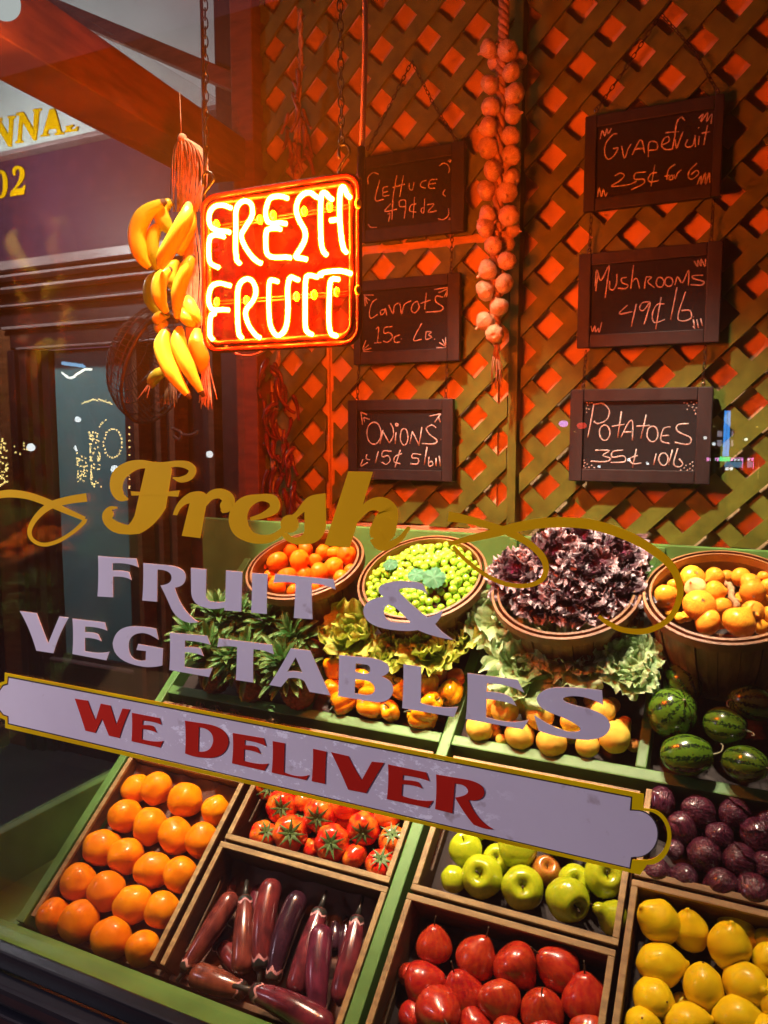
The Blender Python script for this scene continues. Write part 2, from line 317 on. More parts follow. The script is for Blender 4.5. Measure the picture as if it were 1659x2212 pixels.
def thing(name, loc, label, cat, parts, group=None):
    e = empty(name, loc, label, cat, group)
    for p in parts: adopt(p, e)
    return e
def catmull(pts, n=6):
    pts = [Vector(p) for p in pts]; out = []
    if len(pts) < 3: return pts
    P = [pts[0] * 2 - pts[1]] + pts + [pts[-1] * 2 - pts[-2]]
    for i in range(1, len(P) - 2):
        for k in range(n):
            t = k / n; a, b, c, d = P[i - 1], P[i], P[i + 1], P[i + 2]
            out.append(.5 * ((2 * b) + (c - a) * t + (2 * a - 5 * b + 4 * c - d) * t * t + (3 * b - a - 3 * c + d) * t ** 3))
    out.append(pts[-1]); return out
def parse(s):      # "x,y x,y;x,y ..." -> list of polylines
    out = []
    for q in s.split(';'):
        q = q.strip()
        if not q: continue
        if q[0] == 'o':
            cx, cy, rx, ry = [float(a) for a in q[1:].split(',')]
            out.append([(cx + rx * math.sin(a * math.pi / 7), cy - ry * math.cos(a * math.pi / 7)) for a in range(15)])
        else: out.append([tuple(float(a) for a in p.split(',')) for p in q.split()])
    return out
def contour(q):     # TrueType-like: points with a trailing ~ are off-curve
    pts = []
    for p in q.split():
        off = p.endswith('~'); x, y = p.rstrip('~').split(','); pts.append((float(x), float(y), off))
    out = []; n = len(pts)
    for i, (x, y, off) in enumerate(pts):
        if not off: out.append((x, y)); continue
        a = pts[i - 1]; b = pts[(i + 1) % n]
        A = ((a[0] + x) / 2, (a[1] + y) / 2) if a[2] else a[:2]; B = ((b[0] + x) / 2, (b[1] + y) / 2) if b[2] else b[:2]
        for k in range(1, 9 if b[2] else 8):
            t = k / 8; out.append(((1 - t) ** 2 * A[0] + 2 * t * (1 - t) * x + t * t * B[0], (1 - t) ** 2 * A[1] + 2 * t * (1 - t) * y + t * t * B[1]))
    return out
def fill(polys, Y, th, holes=True):
    """polys: list of lists of (X,Z): filled plate in the plane y=Y, thickness th towards -y; returns verts, faces"""
    cu = bpy.data.curves.new('tmp', 'CURVE'); cu.dimensions = '2D'; cu.fill_mode = 'BOTH'; cu.extrude = th / 2
    for p in polys:
        sp = cu.splines.new('POLY'); sp.points.add(len(p) - 1)
        for q, (x, z) in zip(sp.points, p): q.co = (x, z, 0, 1)
        sp.use_cyclic_u = True
    o = bpy.data.objects.new('tmp', cu); me = o.to_mesh()
    vs = [Vector((v.co.x, Y - th / 2 - v.co.z, v.co.y)) for v in me.vertices]; fs = [tuple(p.vertices) for p in me.polygons]
    o.to_mesh_clear(); bpy.data.objects.remove(o); bpy.data.curves.remove(cu); return vs, fs

# ------------------------------------------------------------------ setting: street, shop shell
GY = 0.80          # window glass
WY = 1.885         # back wall face
LY = 1.850         # lattice front
m = MB(); m.add([(-60, -60, 0), (60, -60, 0), (60, 60, 0), (-60, 60, 0)], [(0, 1, 2, 3)])
tag(m.build('pavement', GROUNDM), None, None, kind='structure')

def ww(name, label, cat, boxes, m, bevel=.002, group=None):
    b = MB()
    for q in boxes: b.box(*q)
    return tag(b.build(name, m, None, bevel=bevel), label, cat, group)
XL = -1.29         # left side plane of the display
ww('back_wall', 'tan boarded wall behind the green lattice', 'wall', [((XL, WY, .4), (1.2, WY + .06, 2.95))], WALL, 0)
ww('side_wall', 'plain dark wall closing the display on the right', 'wall', [((1.2, .86, .3), (1.26, WY + .06, 2.95))], CEIL, 0)
ww('display_ceiling', 'dark ceiling board over the window display', 'ceiling', [((-1.6, .82, 2.82), (1.26, WY + .06, 2.86))], CEIL, 0)
ww('display_floor', 'dark floor board under the produce stand', 'floor', [((XL, .86, .36), (1.2, WY, .39))], DARKP, 0)

# studs behind the lattice
for k, (u0, u1, lab) in enumerate([(702, 716, 'tan wall stud seen between the left lattice pieces'), (1066, 1078, 'tan wall stud behind the lattice beside the garlic')]):
    a = atY(u0, 900, WY); b = atY(u1, 900, WY)
    ww('wall_stud', lab, 'stud', [((a.x, WY - .012, 1.2), (b.x, WY - .001, 1.95))], WALL, .001)

# lattice panels
def clip(poly, x0, x1, z0, z1):
    for ax, val, sgn in ((0, x0, 1), (0, x1, -1), (1, z0, 1), (1, z1, -1)):
        out = []
        for i in range(len(poly)):
            a = poly[i - 1]; b = poly[i]; da = (a[ax] - val) * sgn; db = (b[ax] - val) * sgn
            if (da < 0) != (db < 0):
                t = da / (da - db); out.append((a[0] + (b[0] - a[0]) * t, a[1] + (b[1] - a[1]) * t))
            if db >= 0: out.append(b)
        poly = out
        if not poly: return []
    return poly
PZ = (atY(1194.6, 90, LY).z - atY(1183, 582.5, LY).z) / 4
def lattice(x0, x1, z0, z1, ph, label):
    cx, cz = atY(*ph, LY).x, atY(*ph, LY).z; P = PZ; hw = .0176; m = MB()
    for layer, sg in ((0, 1), (1, -1)):
        y0 = LY + layer * .0085; y1 = y0 + .008
        for k in range(-40, 41):
            # strip line:  (z-cz) - sg*(x-cx) = P/2 + k*P
            c = P / 2 + k * P; L = 6; d = hw * math.sqrt(2)
            jit = random.uniform(-.002, .002)
            q = [(cx - L, cz - sg * L + c - d + jit), (cx + L, cz + sg * L + c - d - jit), (cx + L, cz + sg * L + c + d - jit), (cx - L, cz - sg * L + c + d + jit)]
            q = clip(q, x0 + random.uniform(0, .004), x1 - random.uniform(0, .004), z0 + random.uniform(0, .005), z1)
            if len(q) < 3: continue
            n = len(q); vs = [(x, y0, z) for x, z in q] + [(x, y1, z) for x, z in q]
            ar = sum(q[i - 1][0] * q[i][1] - q[i][0] * q[i - 1][1] for i in range(n))
            if ar < 0: vs = vs[:n][::-1] + vs[n:][::-1]
            m.add(vs, [tuple(range(n)), tuple(range(2 * n - 1, n - 1, -1))] + [(i, n + i, n + (i + 1) % n, (i + 1) % n) for i in range(n)])
    o = m.build('lattice_panel', GREENL); return tag(o, label, 'lattice', 'green lattice panels on the back wall')
zb = atY(1000, 1141, LY).z
xa1 = atY(703, 900, LY).x; xb0 = atY(716, 900, LY).x; xb1 = atY(1103, 600, LY).x; xc0 = atY(1126, 600, LY).x
zg = atY(900, 527, LY).z
lattice(XL + .03, xa1, zb, zg - .012, (671, 835), 'narrow lattice strip beside the left corner, below the neon sign')
lattice(xb0, xb1, zb, zg - .012, (922, 570), 'lattice panel behind the carrots and onions chalkboards')
lattice(XL + .03, xb1, zg + .006, 2.82, (922, 85), 'upper lattice panel behind the neon sign and dried peppers')
lattice(xc0, 1.2, zb - .012, 2.82, (1194.6, 90), 'lattice panel behind the grapefruit and potatoes chalkboards')
ww('wall_post', 'narrow olive post between the lattice panels by the garlic braid', 'post', [((xb1 + .002, LY - .012, zb - .1), (xc0 - .002, WY - .002, 2.81))], GREENL, .002)
ww('wall_rail', 'pale wooden rail under the left lattice panels', 'rail', [((XL + .03, LY + .004, zb - .022), (xb1, WY - .002, zb - .002))], WALL, .001)

# left side: low green wall, side pane, posts, beams
zl = atX(0, 1803, XL).z
ww('low_side_wall', 'low green board wall along the left side of the display', 'wall', [((XL - .03, .86, .36), (XL, WY + .06, zl))], GREEN, .003)
ww('side_ledge', 'green ledge board left of the orange crate', 'ledge', [((XL + .002, .86, .655), (-1.17, 1.35, .668))], GREEN, .002)
o = MB(); o.box((XL - .022, .87, zl + .002), (XL - .016, WY - .06, 2.4)); o2 = MB(); o2.box((XL - .030, .862, zl + .002), (XL - .008, .869, 2.4))
thing('side_window', (XL, 1.3, zl), 'clear side window closing the left end of the display', 'window', [o.build('glass', SIDEGL), o2.build('frame', DARKP)])
a = atY(520, 600, LY).x; b = atY(548, 600, LY).x
ww('corner_post', 'red wooden corner post at the left edge of the lattice', 'post', [((a, LY - .03, .4), (XL + .028, WY + .07, 2.82))], REDP, .004)
def hexthing(name, pts, label, cat, m, bevel=.004):
    b = MB(); b.hexa(pts); return tag(b.build(name, m, None, bevel=bevel), label, cat)
# lower beam: a heavy red timber running from the corner towards the street
fp = Vector((XL, LY, 0)); nd = Vector((-.18, 1, 0)).normalized(); nn = Vector((nd.y, -nd.x, 0))
bf = atP(530, 390, fp, nn); tf = atP(530, 300, fp, nn); bn = atP(-30, 60, fp, nn); tn = atP(-30, -96, fp, nn)
un = atZ(0, 190, (bn.z + bf.z) / 2); W = .13
hexthing('timber_beam', [bn, bf, bf - nn * W, bn - nn * W, tn, tf, tf - nn * W, tn - nn * W], 'heavy red timber beam the bananas hang from', 'beam', REDP)
p = [atY(537, 168, 1.93), atY(525, 207, 1.93), atY(100, 24, 1.93), atY(100, -12, 1.93)]
hexthing('timber_brace', [p[2], p[1], p[1] + Vector((0, .05, 0)), p[2] + Vector((0, .05, 0)), p[3], p[0], p[0] + Vector((0, .05, 0)), p[3] + Vector((0, .05, 0))], 'thin red brace rising left above the heavy beam', 'brace', REDP)
a = atY(466, 60, 2.0).x; b = atY(512, 60, 2.0).x
ww('door_side_post', 'dark maroon post between white fascia and lattice', 'post', [((a, 1.99, .3), (b, 2.05, 3.2))], DARKP, .004)

# ------------------------------------------------------------------ neighbouring storefront, seen through the left pane
FY = 2.6
def fx(u, v, Y=FY): return atY(u, v, Y)
parts = []
def fbox(name, u0, v0, u1, v1, y0, y1, mt, bev=.003, tex=None):
    a = fx(u0, v0, y0); b = fx(u1, v1, y0); q = MB(); q.box((min(a.x, b.x), y0, min(a.z, b.z)), (max(a.x, b.x), y1, max(a.z, b.z)))
    o = q.build(name, mt, None, bevel=bev); parts.append(o); return o
zf = fx(95, 314).z; zt = fx(150, 548).z; zd = fx(150, 700).z; xr = -1.55
def fb(name, x0, x1, z0, z1, y0, y1, mt, bev=.003):
    q = MB(); q.box((x0, y0, z0), (x1, y1, z1)); o = q.build(name, mt, None, bevel=bev); parts.append(o); return o
fb('fascia', -5, xr, zf, 4.2, FY - .01, FY + .1, FASC)
fb('fascia_edge', -5, xr, zf - .02, zf - .001, FY - .03, FY + .1, MOULD)
fb('transom', -5, xr, zt, zf - .021, FY + .02, FY + .1, TRANS)
for zc, hh, y in ((zt - .02, .04, FY - .02), (zt - .075, .012, FY - .05), (zt - .13, .012, FY - .05), ((zt + zd) / 2 - .05, .01, FY - .02)):
    fb('cornice_moulding', -5, xr, zc - hh / 2, zc + hh / 2, y, FY + .1, MOULD)
fb('frieze', -5, xr, zd + .001, zt - .041, FY + .03, FY + .1, DARKP)
xg0 = fx(100, 1000).x; xg1 = fx(268, 1100).x; zg0 = fx(200, 1432).z; xc = fx(34, 1000).x
fb('door_lintel', xc, xr, zd - .09, zd - .001, FY, FY + .1, DARKP); fb('lintel_moulding', xc - .02, xr, zd - .008, zd + .006, FY - .03, FY - .001, MOULD)
fb('lintel_moulding', xc + .06, xr, zd - .10, zd - .09, FY - .02, FY + .05, MOULD)
for k in range(4): fb('door_casing', xc + k * (xg0 - xc) / 4, xc + (k + 1) * (xg0 - xc) / 4 - .006, 0, zd - .101, FY - .02 + k * .02, FY + .1, DARKP)
fb('wall_panel', -5, xc - .001, 0, zd, FY + .0, FY + .1, REDP)
fb('door_glass', xg0, xg1, zg0, zd - .101, FY + .07, FY + .09, DOORG, .001)
fb('door_rail', xg0, xg1, 0, zg0 - .001, FY + .05, FY + .1, DARKP); fb('door_ledge', xc, xg1, zg0 - .03, zg0 - .018, FY + .02, FY + .049, MOULD)
for k, (u0, u1, y) in enumerate(((269, 300, .02), (302, 312, -.02), (314, 350, .05), (352, 362, -.03), (364, 378, 0), (380, 392, -.03), (394, 440, .05), (442, 462, .0), (464, 476, -.03), (478, 520, .04))):
    fb('pilaster_moulding', fx(u0, 1100).x, fx(u1, 1100).x, 0, zd - .101, FY + y, FY + .1, REDP if k in (1, 3, 5, 8) else DARKP)
ng = MB()
def plate(name, polys, Y, th, mt, bev=0):
    vs, fs = fill([[(atY(u, v, Y).x, atY(u, v, Y).z) for u, v in p] for p in polys], Y, th); q = MB(); q.add(vs, fs); return q.build(name, mt)
def pc(z, s): return [zz(z, x, y) for x, y in contour(s)]
Lt = ['-30,515 12,512 12,520 4,522 40,585 44,513 36,512 36,505 70,502 70,510 60,512 52,634 40,635 0,565 -2,600 -30,600',
      '74,490 104,486 148,560 152,482 144,482 144,475 182,470 182,478 172,480 160,606 148,608 100,525 94,608 104,609 103,617 70,620 70,612 80,610 88,500 74,500',
      '218,474 240,472 268,572 280,573 279,580 240,585 240,577 250,575 246,556 212,560 206,580 216,580 215,587 178,592 178,585 188,583',
      '286,548 320,540 320,548 310,550 310,562 330,558 333,549 340,548 338,566 284,573 284,566 292,564']
parts.append(plate('gold_lettering', [pc('f1', s) for s in Lt], FY - .012, .006, GOLD))
d2 = '58,752 50,720~ 80,717 112,720~ 108,755 104,790~ 66,818 100,812 106,800 112,800 106,840 46,850 48,830 88,790~ 88,752 88,732~ 78,732 66,734~ 70,752 64,768~ 58,752'
d0 = '8,735 36,740~ 34,800 32,856~ 4,858 -24,860~ -24,800 -22,732~ 8,735'
d0i = '6,748 16,756~ 15,800 14,844~ 4,846 -8,840~ -8,800 -6,750~ 6,748'
parts.append(plate('gold_number', [pc('f1', d2), pc('f1', d0), pc('f1', d0i)], FY + .016, .004, GOLD))
thing('storefront', (-2.6, FY, 0), 'maroon storefront with white fascia, gold letters and glazed door, beyond the left pane', 'storefront', parts)

ww('light_block_wall', 'unseen dark wall added at the far left to block street light', 'wall', [((-3.42, .81, 0), (-3.31, 2.59, 3.2))], DARKP, .003)  # unseen wall added to keep street light off the side pane

# ------------------------------------------------------------------ shop window: frame, glass, lettering
parts = []
def wbox(name, a, b, mt, bev=.003):
    q = MB(); q.box(a, b); o = q.build(name, mt, None, bevel=bev); parts.append(o); return o
zs = atY(125, 2075, GY).z
wbox('glass', (-3.3, GY, zs - .02), (1.4, GY + .005, 3.0), GLASS, 0)
wbox('sill', (-3.3, .775, zs - .030), (1.4, .799, zs), NAVY, .004)
wbox('sill', (-3.3, .748, zs - .062), (1.4, .782, zs - .032), NAVY, .008)
wbox('sill', (-3.3, .738, zs - .10), (1.4, .782, zs - .066), NAVY, .004)
wbox('stall_riser', (-3.3, .755, 0), (1.4, .80, zs - .102), NAVY, .003)
wbox('head_frame', (-3.3, .76, 3.0), (1.4, .86, 3.2), NAVY)
LET_Y = .7985
def weathered(name='weathered_white_vinyl', flecks=True):
    m_ = mat(name, (.72, .66, .73), .6, (.62, .55, .63), 3, spec=.2); N = m_.node_tree.nodes; L = m_.node_tree.links; b = N['Principled BSDF']
    old = b.inputs['Base Color'].links[0].from_socket; tc = N['Texture Coordinate']
    nz = N.new('ShaderNodeTexNoise'); nz.inputs['Scale'].default_value = 42; nz.inputs['Detail'].default_value = 8; nz.inputs['Roughness'].default_value = .75
    mp = N.new('ShaderNodeMapping'); mp.inputs['Scale'].default_value = (1, 1, 1.8); L.new(tc.outputs['Object'], mp.inputs[0]); L.new(mp.outputs[0], nz.inputs['Vector'])
    rp = N.new('ShaderNodeValToRGB'); rp.color_ramp.elements[0].position = .555; rp.color_ramp.elements[1].position = .59; L.new(nz.outputs['Fac'], rp.inputs[0])
    sp = N.new('ShaderNodeSeparateXYZ'); L.new(tc.outputs['Object'], sp.inputs[0])
    mr = N.new('ShaderNodeMapRange'); mr.inputs['From Min'].default_value = atY(140, 1500, LET_Y).x; mr.inputs['From Max'].default_value = atY(420, 1570, LET_Y).x; L.new(sp.outputs[0], mr.inputs[0])
    mr2 = N.new('ShaderNodeMapRange'); mr2.inputs['From Min'].default_value = atY(1120, 1740, LET_Y).x; mr2.inputs['From Max'].default_value = atY(1000, 1700, LET_Y).x; L.new(sp.outputs[0], mr2.inputs[0])
    mu = N.new('ShaderNodeMath'); mu.operation = 'MULTIPLY'; L.new(mr.outputs[0], mu.inputs[0]); L.new(mr2.outputs[0], mu.inputs[1])
    mu2 = N.new('ShaderNodeMath'); mu2.operation = 'MULTIPLY'; L.new(mu.outputs[0], mu2.inputs[0]); L.new(rp.outputs[0], mu2.inputs[1])
    mx = N.new('ShaderNodeMix'); mx.data_type = 'RGBA'; mu3 = N.new('ShaderNodeMath'); mu3.operation = 'MULTIPLY'; mu3.inputs[1].default_value = 1 if flecks else 0; L.new(mu2.outputs[0], mu3.inputs[0]); L.new(mu3.outputs[0], mx.inputs[0]); L.new(old, mx.inputs[6]); mx.inputs[7].default_value = (.93, .90, .98, 1)
    # dirt spots
    n3 = N.new('ShaderNodeTexNoise'); n3.inputs['Scale'].default_value = 38; n3.inputs['Detail'].default_value = 4; L.new(tc.outputs['Object'], n3.inputs['Vector'])
    r3 = N.new('ShaderNodeValToRGB'); r3.color_ramp.elements[0].position = .66; r3.color_ramp.elements[1].position = .78; L.new(n3.outputs['Fac'], r3.inputs[0])
    m3 = N.new('ShaderNodeMix'); m3.data_type = 'RGBA'; L.new(r3.outputs[0], m3.inputs[0]); L.new(mx.outputs[2], m3.inputs[6]); m3.inputs[7].default_value = (.42, .33, .34, 1)
    L.new(m3.outputs[2], b.inputs['Base Color']); return m_
def lettering(name, polys, mt, lift=0.0):
    vs, fs = fill([[(atY(u, v, LET_Y).x, atY(u, v, LET_Y).z) for u, v in p] for p in polys], LET_Y - lift, .0006)
    q = MB(); q.add(vs, fs); o = q.build(name, mt); parts.append(o); return o
T_white = [('Z1', s) for s in (
 '531,98 640,110~ 738,112 750,160 690,133~ 609,138 609,177 670,175~ 700,187 712,229 680,207~ 611,210 612,322 528,317 536,210~',
 '775,137 920,150 1005,162~ 1005,212 1003,262~ 945,270 985,405~ 1075,455 1040,464~ 1010,456 955,440~ 925,380 900,320~ 868,258 930,252~ 928,214 926,174~ 852,172 850,346 770,339 778,240~',
 '1032,163 1116,170 1113,310 1115,345~ 1160,347 1195,348~ 1218,345 1222,176 1310,185 1304,400 1213,392 1213,378 1150,392~ 1110,378 1035,362~ 1034,290',
 '1362,190 1447,196 1441,300~ 1442,412 1357,405 1364,300~',
 '108,396 200,408 262,570 322,425 372,432 320,520~ 290,624 198,610 160,480~',
 '393,437 568,458 580,502 530,480~ 460,480 460,510 512,510~ 532,522 550,559 512,540~ 460,540 460,612 540,630~ 592,615 576,662 393,628 400,530~',
 '845,492 858,552 800,510~ 760,515 692,522~ 696,590 700,662~ 765,664 788,662 790,612 738,606 748,574 882,598 878,690 820,704~ 770,696 612,670~ 610,570 625,475~ 730,478 800,480~',
 '918,512 1120,530 1138,578 1060,556~ 1000,555 1000,590 1062,588~ 1085,598 1102,640 1060,620~ 1000,618 998,697 1100,717~ 1150,702 1130,752 916,714 924,610~',
 '1183,543 1470,578 1480,630 1430,605~ 1370,602 1366,690~ 1369,782 1275,768 1280,680~ 1282,590 1230,582~ 1175,590')]
T_white += [('r5', s) for s in ('940,398 1390,440 1405,520 1330,478~ 1222,473 1220,600~ 1228,748 1083,738 1094,600~ 1095,468 1000,455~ 925,470',
 '1060,972 1210,990 1290,1170~ 1365,1335 1205,1308 1165,1225 1115,1190~ 1040,1203 985,1270 895,1255 1000,1090~', '1098,1040 1150,1160 1095,1140~ 1032,1152')]
T_white += [('r6', s) for s in ('700,528 880,532~ 905,560 948,650 900,600~ 780,592 670,590~ 690,625 800,745~ 945,855 1020,840~ 1080,788 1080,850~ 1015,916 1060,985~ 1180,1058 1000,1035~ 860,970 790,982~ 700,975 375,955~ 368,800 372,690~ 550,670 500,640~ 505,600 515,540~',
 '602,742 552,755~ 553,810 560,880~ 640,898 700,910~ 795,903 650,745~',
 '150,1195 440,1220 610,1252~ 602,1330 590,1372~ 530,1388 640,1422~ 638,1510 622,1622~ 490,1620 140,1565 152,1380~', '300,1270 390,1280 432,1285~ 432,1330 430,1366~ 370,1362 298,1345', '295,1412 380,1420 470,1440~ 470,1500 470,1556~ 390,1555 290,1538',
 '730,1277 890,1300 885,1625 1050,1682~ 1220,1660 1185,1752 718,1672 732,1480~')]
T_white += [('Z2', s) for s in ('860,402 1085,432 1115,490 1040,448~ 948,448 946,485 1032,488~ 1060,515 1080,550 1040,528~ 945,518 944,600 1062,637~ 1135,612 1110,655 852,608 864,500~',
 '1465,480 1470,545 1400,503~ 1330,505 1288,508~ 1290,520 1290,536~ 1400,560 1500,590~ 1503,640 1492,706~ 1380,702 1250,690~ 1180,660 1160,590 1230,642~ 1310,665 1370,672~ 1368,650 1350,625~ 1260,590 1165,560~ 1172,510 1200,462~ 1290,466 1390,468~')]
lettering('white_lettering', [pc(z, s) for z, s in T_white], weathered('worn_white_paint', False))
# banner plate: gold border with a dark line, pale field, red words
def arc(cx, cy, rx, ry, a0, a1, n=14): return [(cx + rx * math.cos(R(a0 + (a1 - a0) * i / n)), cy + ry * math.sin(R(a0 + (a1 - a0) * i / n))) for i in range(n + 1)]
outer = [(11, 1453), (1391, 1715), (1390, 1745)] + [zz('Z4', *p) for p in arc(1490, 520, 90, 112, -75, 95, 18) + [(1455, 672)]] + [(12, 1572)] + [zz('Z3', *p) for p in [(30, 320), (-20, 300), (-60, 240), (-60, 175), (-20, 125), (26, 112)]]
inner = [(20, 1464), (1363, 1723)] + [zz('Z4', *p) for p in [(1415, 415)] + arc(1478, 515, 80, 92, -80, 95, 18) + [(1418, 606), (1412, 643)]] + [(20, 1562)] + [zz('Z3', *p) for p in [(48, 300), (20, 290), (-10, 250), (-10, 180), (20, 138), (46, 130)]]
field = [(20, 1464), (1363, 1723)] + [zz('Z4', *p) for p in [(1413, 415)] + arc(1438, 508, 86, 92, -82, 95, 18) + [(1418, 602), (1412, 643)]] + [(20, 1562)] + [zz('Z3', *p) for p in [(48, 300), (20, 290), (-10, 250), (-10, 180), (20, 138), (46, 130)]]
def grow(poly, k):
    n = len(poly); out = []; cxx = sum(p[0] for p in poly) / n; cyy = sum(p[1] for p in poly) / n
    ar = sum(poly[i - 1][0] * poly[i][1] - poly[i][0] * poly[i - 1][1] for i in range(n)); sg = 1 if ar > 0 else -1
    for i in range(n):
        a = Vector(poly[i - 1]); b = Vector(poly[i]); c = Vector(poly[(i + 1) % n]); d1 = (b - a).normalized(); d2 = (c - b).normalized()
        n1 = Vector((d1.y, -d1.x)) * sg; n2 = Vector((d2.y, -d2.x)) * sg; nm = n1 + n2
        nm = nm / max(nm.length_squared / 2, .6) if nm.length > .1 else n1
        out.append(tuple(b + nm * k))
    return out
lettering('banner_border', [outer, grow(inner, 3.2)], GOLDB)
lettering('banner_line', [grow(field, 2.4), grow(field, .15)], mat('black_line', (.03, .022, .02), .6))
lettering('banner_field', [field], weathered())
T_red = [('Z3', s) for s in ('408,205 478,216 500,280~ 520,322 548,232 600,242 632,345 665,258 705,263 670,340~ 648,417 592,404 555,312 518,389 465,377 435,280~',
 '716,281 865,310 876,346 830,325~ 775,322 773,348 822,345~ 835,357 850,388 810,370~ 772,368 770,424 842,443~ 885,433 868,468 714,434 720,350~',
 '1002,324 1110,340 1237,358~ 1238,440 1225,522~ 1130,524 1050,522~ 1003,500 1010,400~', '1078,358 1155,368~ 1155,430 1146,500~ 1074,490',
 '1260,390 1428,418 1440,461 1390,436~ 1325,428 1324,456 1382,458~ 1395,470 1412,503 1370,483~ 1322,478 1320,540 1402,564~ 1452,555 1430,593 1256,553 1266,470~')]
T_red += [('r2', s) for s in ('718,482 790,495 785,668 872,707~ 935,685 918,715 712,670 722,580~', '960,528 1040,545 1032,640~ 1032,738 952,722 962,620~', '1068,548 1172,572 1210,650~ 1252,715 1312,605 1385,612 1330,700~ 1278,793 1170,772 1120,650~')]
T_red += [('Z4', s) for s in ('448,230 600,262 612,296 560,278~ 508,272 506,292 562,295~ 572,303 585,326 550,310~ 505,308 502,355 572,380~ 628,375 608,403 443,368 452,300~',
 '640,270 770,292 836,308~ 833,345 825,380~ 770,372 800,452~ 868,488 835,490~ 790,470 755,430~ 716,362 768,356~ 768,335 760,308~ 715,306 705,425 636,408 644,340~')]
lettering('red_lettering', [pc(z, s) for z, s in T_red], REDV, .0009)
# gold script and flourishes: swelling strokes laid side by side on the glass
gm = MB(); lift = [0]
def stroke(zn, s, k=1.0):
    pts = [tuple(float(a) for a in p.split(',')) for p in s.split()]
    P3 = catmull([Vector((x, y, w_)) for x, y, w_ in pts], 7); L_ = []; Rr = []
    for i, p in enumerate(P3):
        d = Vector((P3[min(i + 1, len(P3) - 1)].x - P3[max(i - 1, 0)].x, P3[min(i + 1, len(P3) - 1)].y - P3[max(i - 1, 0)].y))
        d = d.normalized() if d.length else Vector((1, 0)); h = max(p.z, 2) * k / 2
        L_.append((p.x - d.y * h, p.y + d.x * h)); Rr.append((p.x + d.y * h, p.y - d.x * h))
    lift[0] += .00012; Y = LET_Y - lift[0]; n = len(P3)
    vs = []
    for q in L_ + Rr:
        u, v = zz(zn, *q); vs.append(atY(u, v, Y))
    gm.add(vs, [(i, i + 1, n + i + 1, n + i) for i in range(n - 1)])
    for c, rr in ((P3[0], P3[0].z), (P3[-1], P3[-1].z)):
        if rr > 24 and zn == 'S7' and k == 1.0: pass
def gpoly(zn, s):
    lift[0] += .00012; pl = [atY(*q, LET_Y) for q in pc(zn, s)]; vs, fs = fill([[(p.x, p.z) for p in pl]], LET_Y - lift[0], .0001); gm.add(vs, fs)
def gdisc(zn, x, y, r): gpoly(zn, ' '.join(f'{x + r * math.cos(a * .3927):.1f},{y + r * math.sin(a * .3927):.1f}' for a in range(16)))
stroke('S7', '532,224,8 500,212,40 483,175,52 494,125,58 535,92,50 585,78,36 640,84,30')
stroke('S7', '610,86,26 680,82,26 735,76,26 778,82,32 800,102,32 786,130,30 750,142,24 718,134,6')
gpoly('S7', '612,66 700,72 716,100 690,260 650,330~ 590,362 540,374~ 490,366 500,348 540,340~ 560,290 585,180~ 606,90')
stroke('S7', '580,345,44 530,350,40 480,338,46 448,312,40 440,285,28 458,262,18 488,258,6')
gdisc('S7', 452, 286, 22)
gpoly('S7', '545,190 640,198 748,186 742,213 640,206 548,208')
gpoly('S7', '720,288 735,225~ 790,196 850,178~ 866,215 850,290~ 835,385 757,375 775,300~ 790,240 755,245~ 738,290')
stroke('S7', '850,250,14 875,210,36 915,200,42 948,222,52 945,256,42 920,276,14'); gdisc('S7', 942, 250, 26)
stroke('S7', '1040,306,14 1095,290,26 1140,262,42 1132,226,42 1080,217,30 1020,240,58 990,290,76 1000,345,74 1050,384,44 1115,388,34 1165,362,26 1205,312,26')
gdisc('S7', 1206, 325, 38); stroke('S7', '1205,310,30 1235,285,22 1290,232,40 1352,203,10')
gpoly('S7', '1240,262 1356,199 1358,330 1350,412~ 1255,413 1190,410~ 1170,366 1195,360 1210,384~ 1235,382 1266,376~ 1268,350 1268,268')
gpoly('UV', '754,1018 807,1019 757,1183 702,1178')
stroke('UV', '765,1130,8 792,1096,20 820,1089,32 838,1104,42 832,1132,52 824,1152,54 820,1166,40'); stroke('UV', '812,1160,30 822,1176,26 840,1178,18 864,1164,12 884,1138,8')
stroke('S7', '-14,206,30 45,200,32 120,210,30 200,238,30 275,272,24 352,305,18'); stroke('S7', '352,304,22 345,322,18 300,362,15 240,398,16 180,412,16 135,392,16 123,352,19 150,300,24 205,252,30 280,228,32 360,216,36')
stroke('S8', '358,250,46 450,266,36 560,297,32 640,326,34 720,372,30 780,430,30 798,488,26 775,538,22 710,562,20 620,555,20 520,510,18 430,440,18 380,385,16')
stroke('S8', '358,374,14 450,352,28 560,326,38 700,292,44 850,277,46 1000,287,46 1150,332,44 1270,396,40 1360,472,36 1400,562,32 1392,640,28 1345,718,26 1250,765,26 1150,762,24 1080,732,22 1035,700,16')
parts.append(gm.build('gold_lettering', GOLD))
thing('shop_window', (-.6, .78, 0), 'large shop window lettered in gold and white, with a WE DELIVER banner', 'shop window', parts)
ww('brick_ledge', 'brick ledge below the window at lower left', 'ledge', [((-2.2, .40, 0), (-.78, .69, .50))], BRICK, .01)

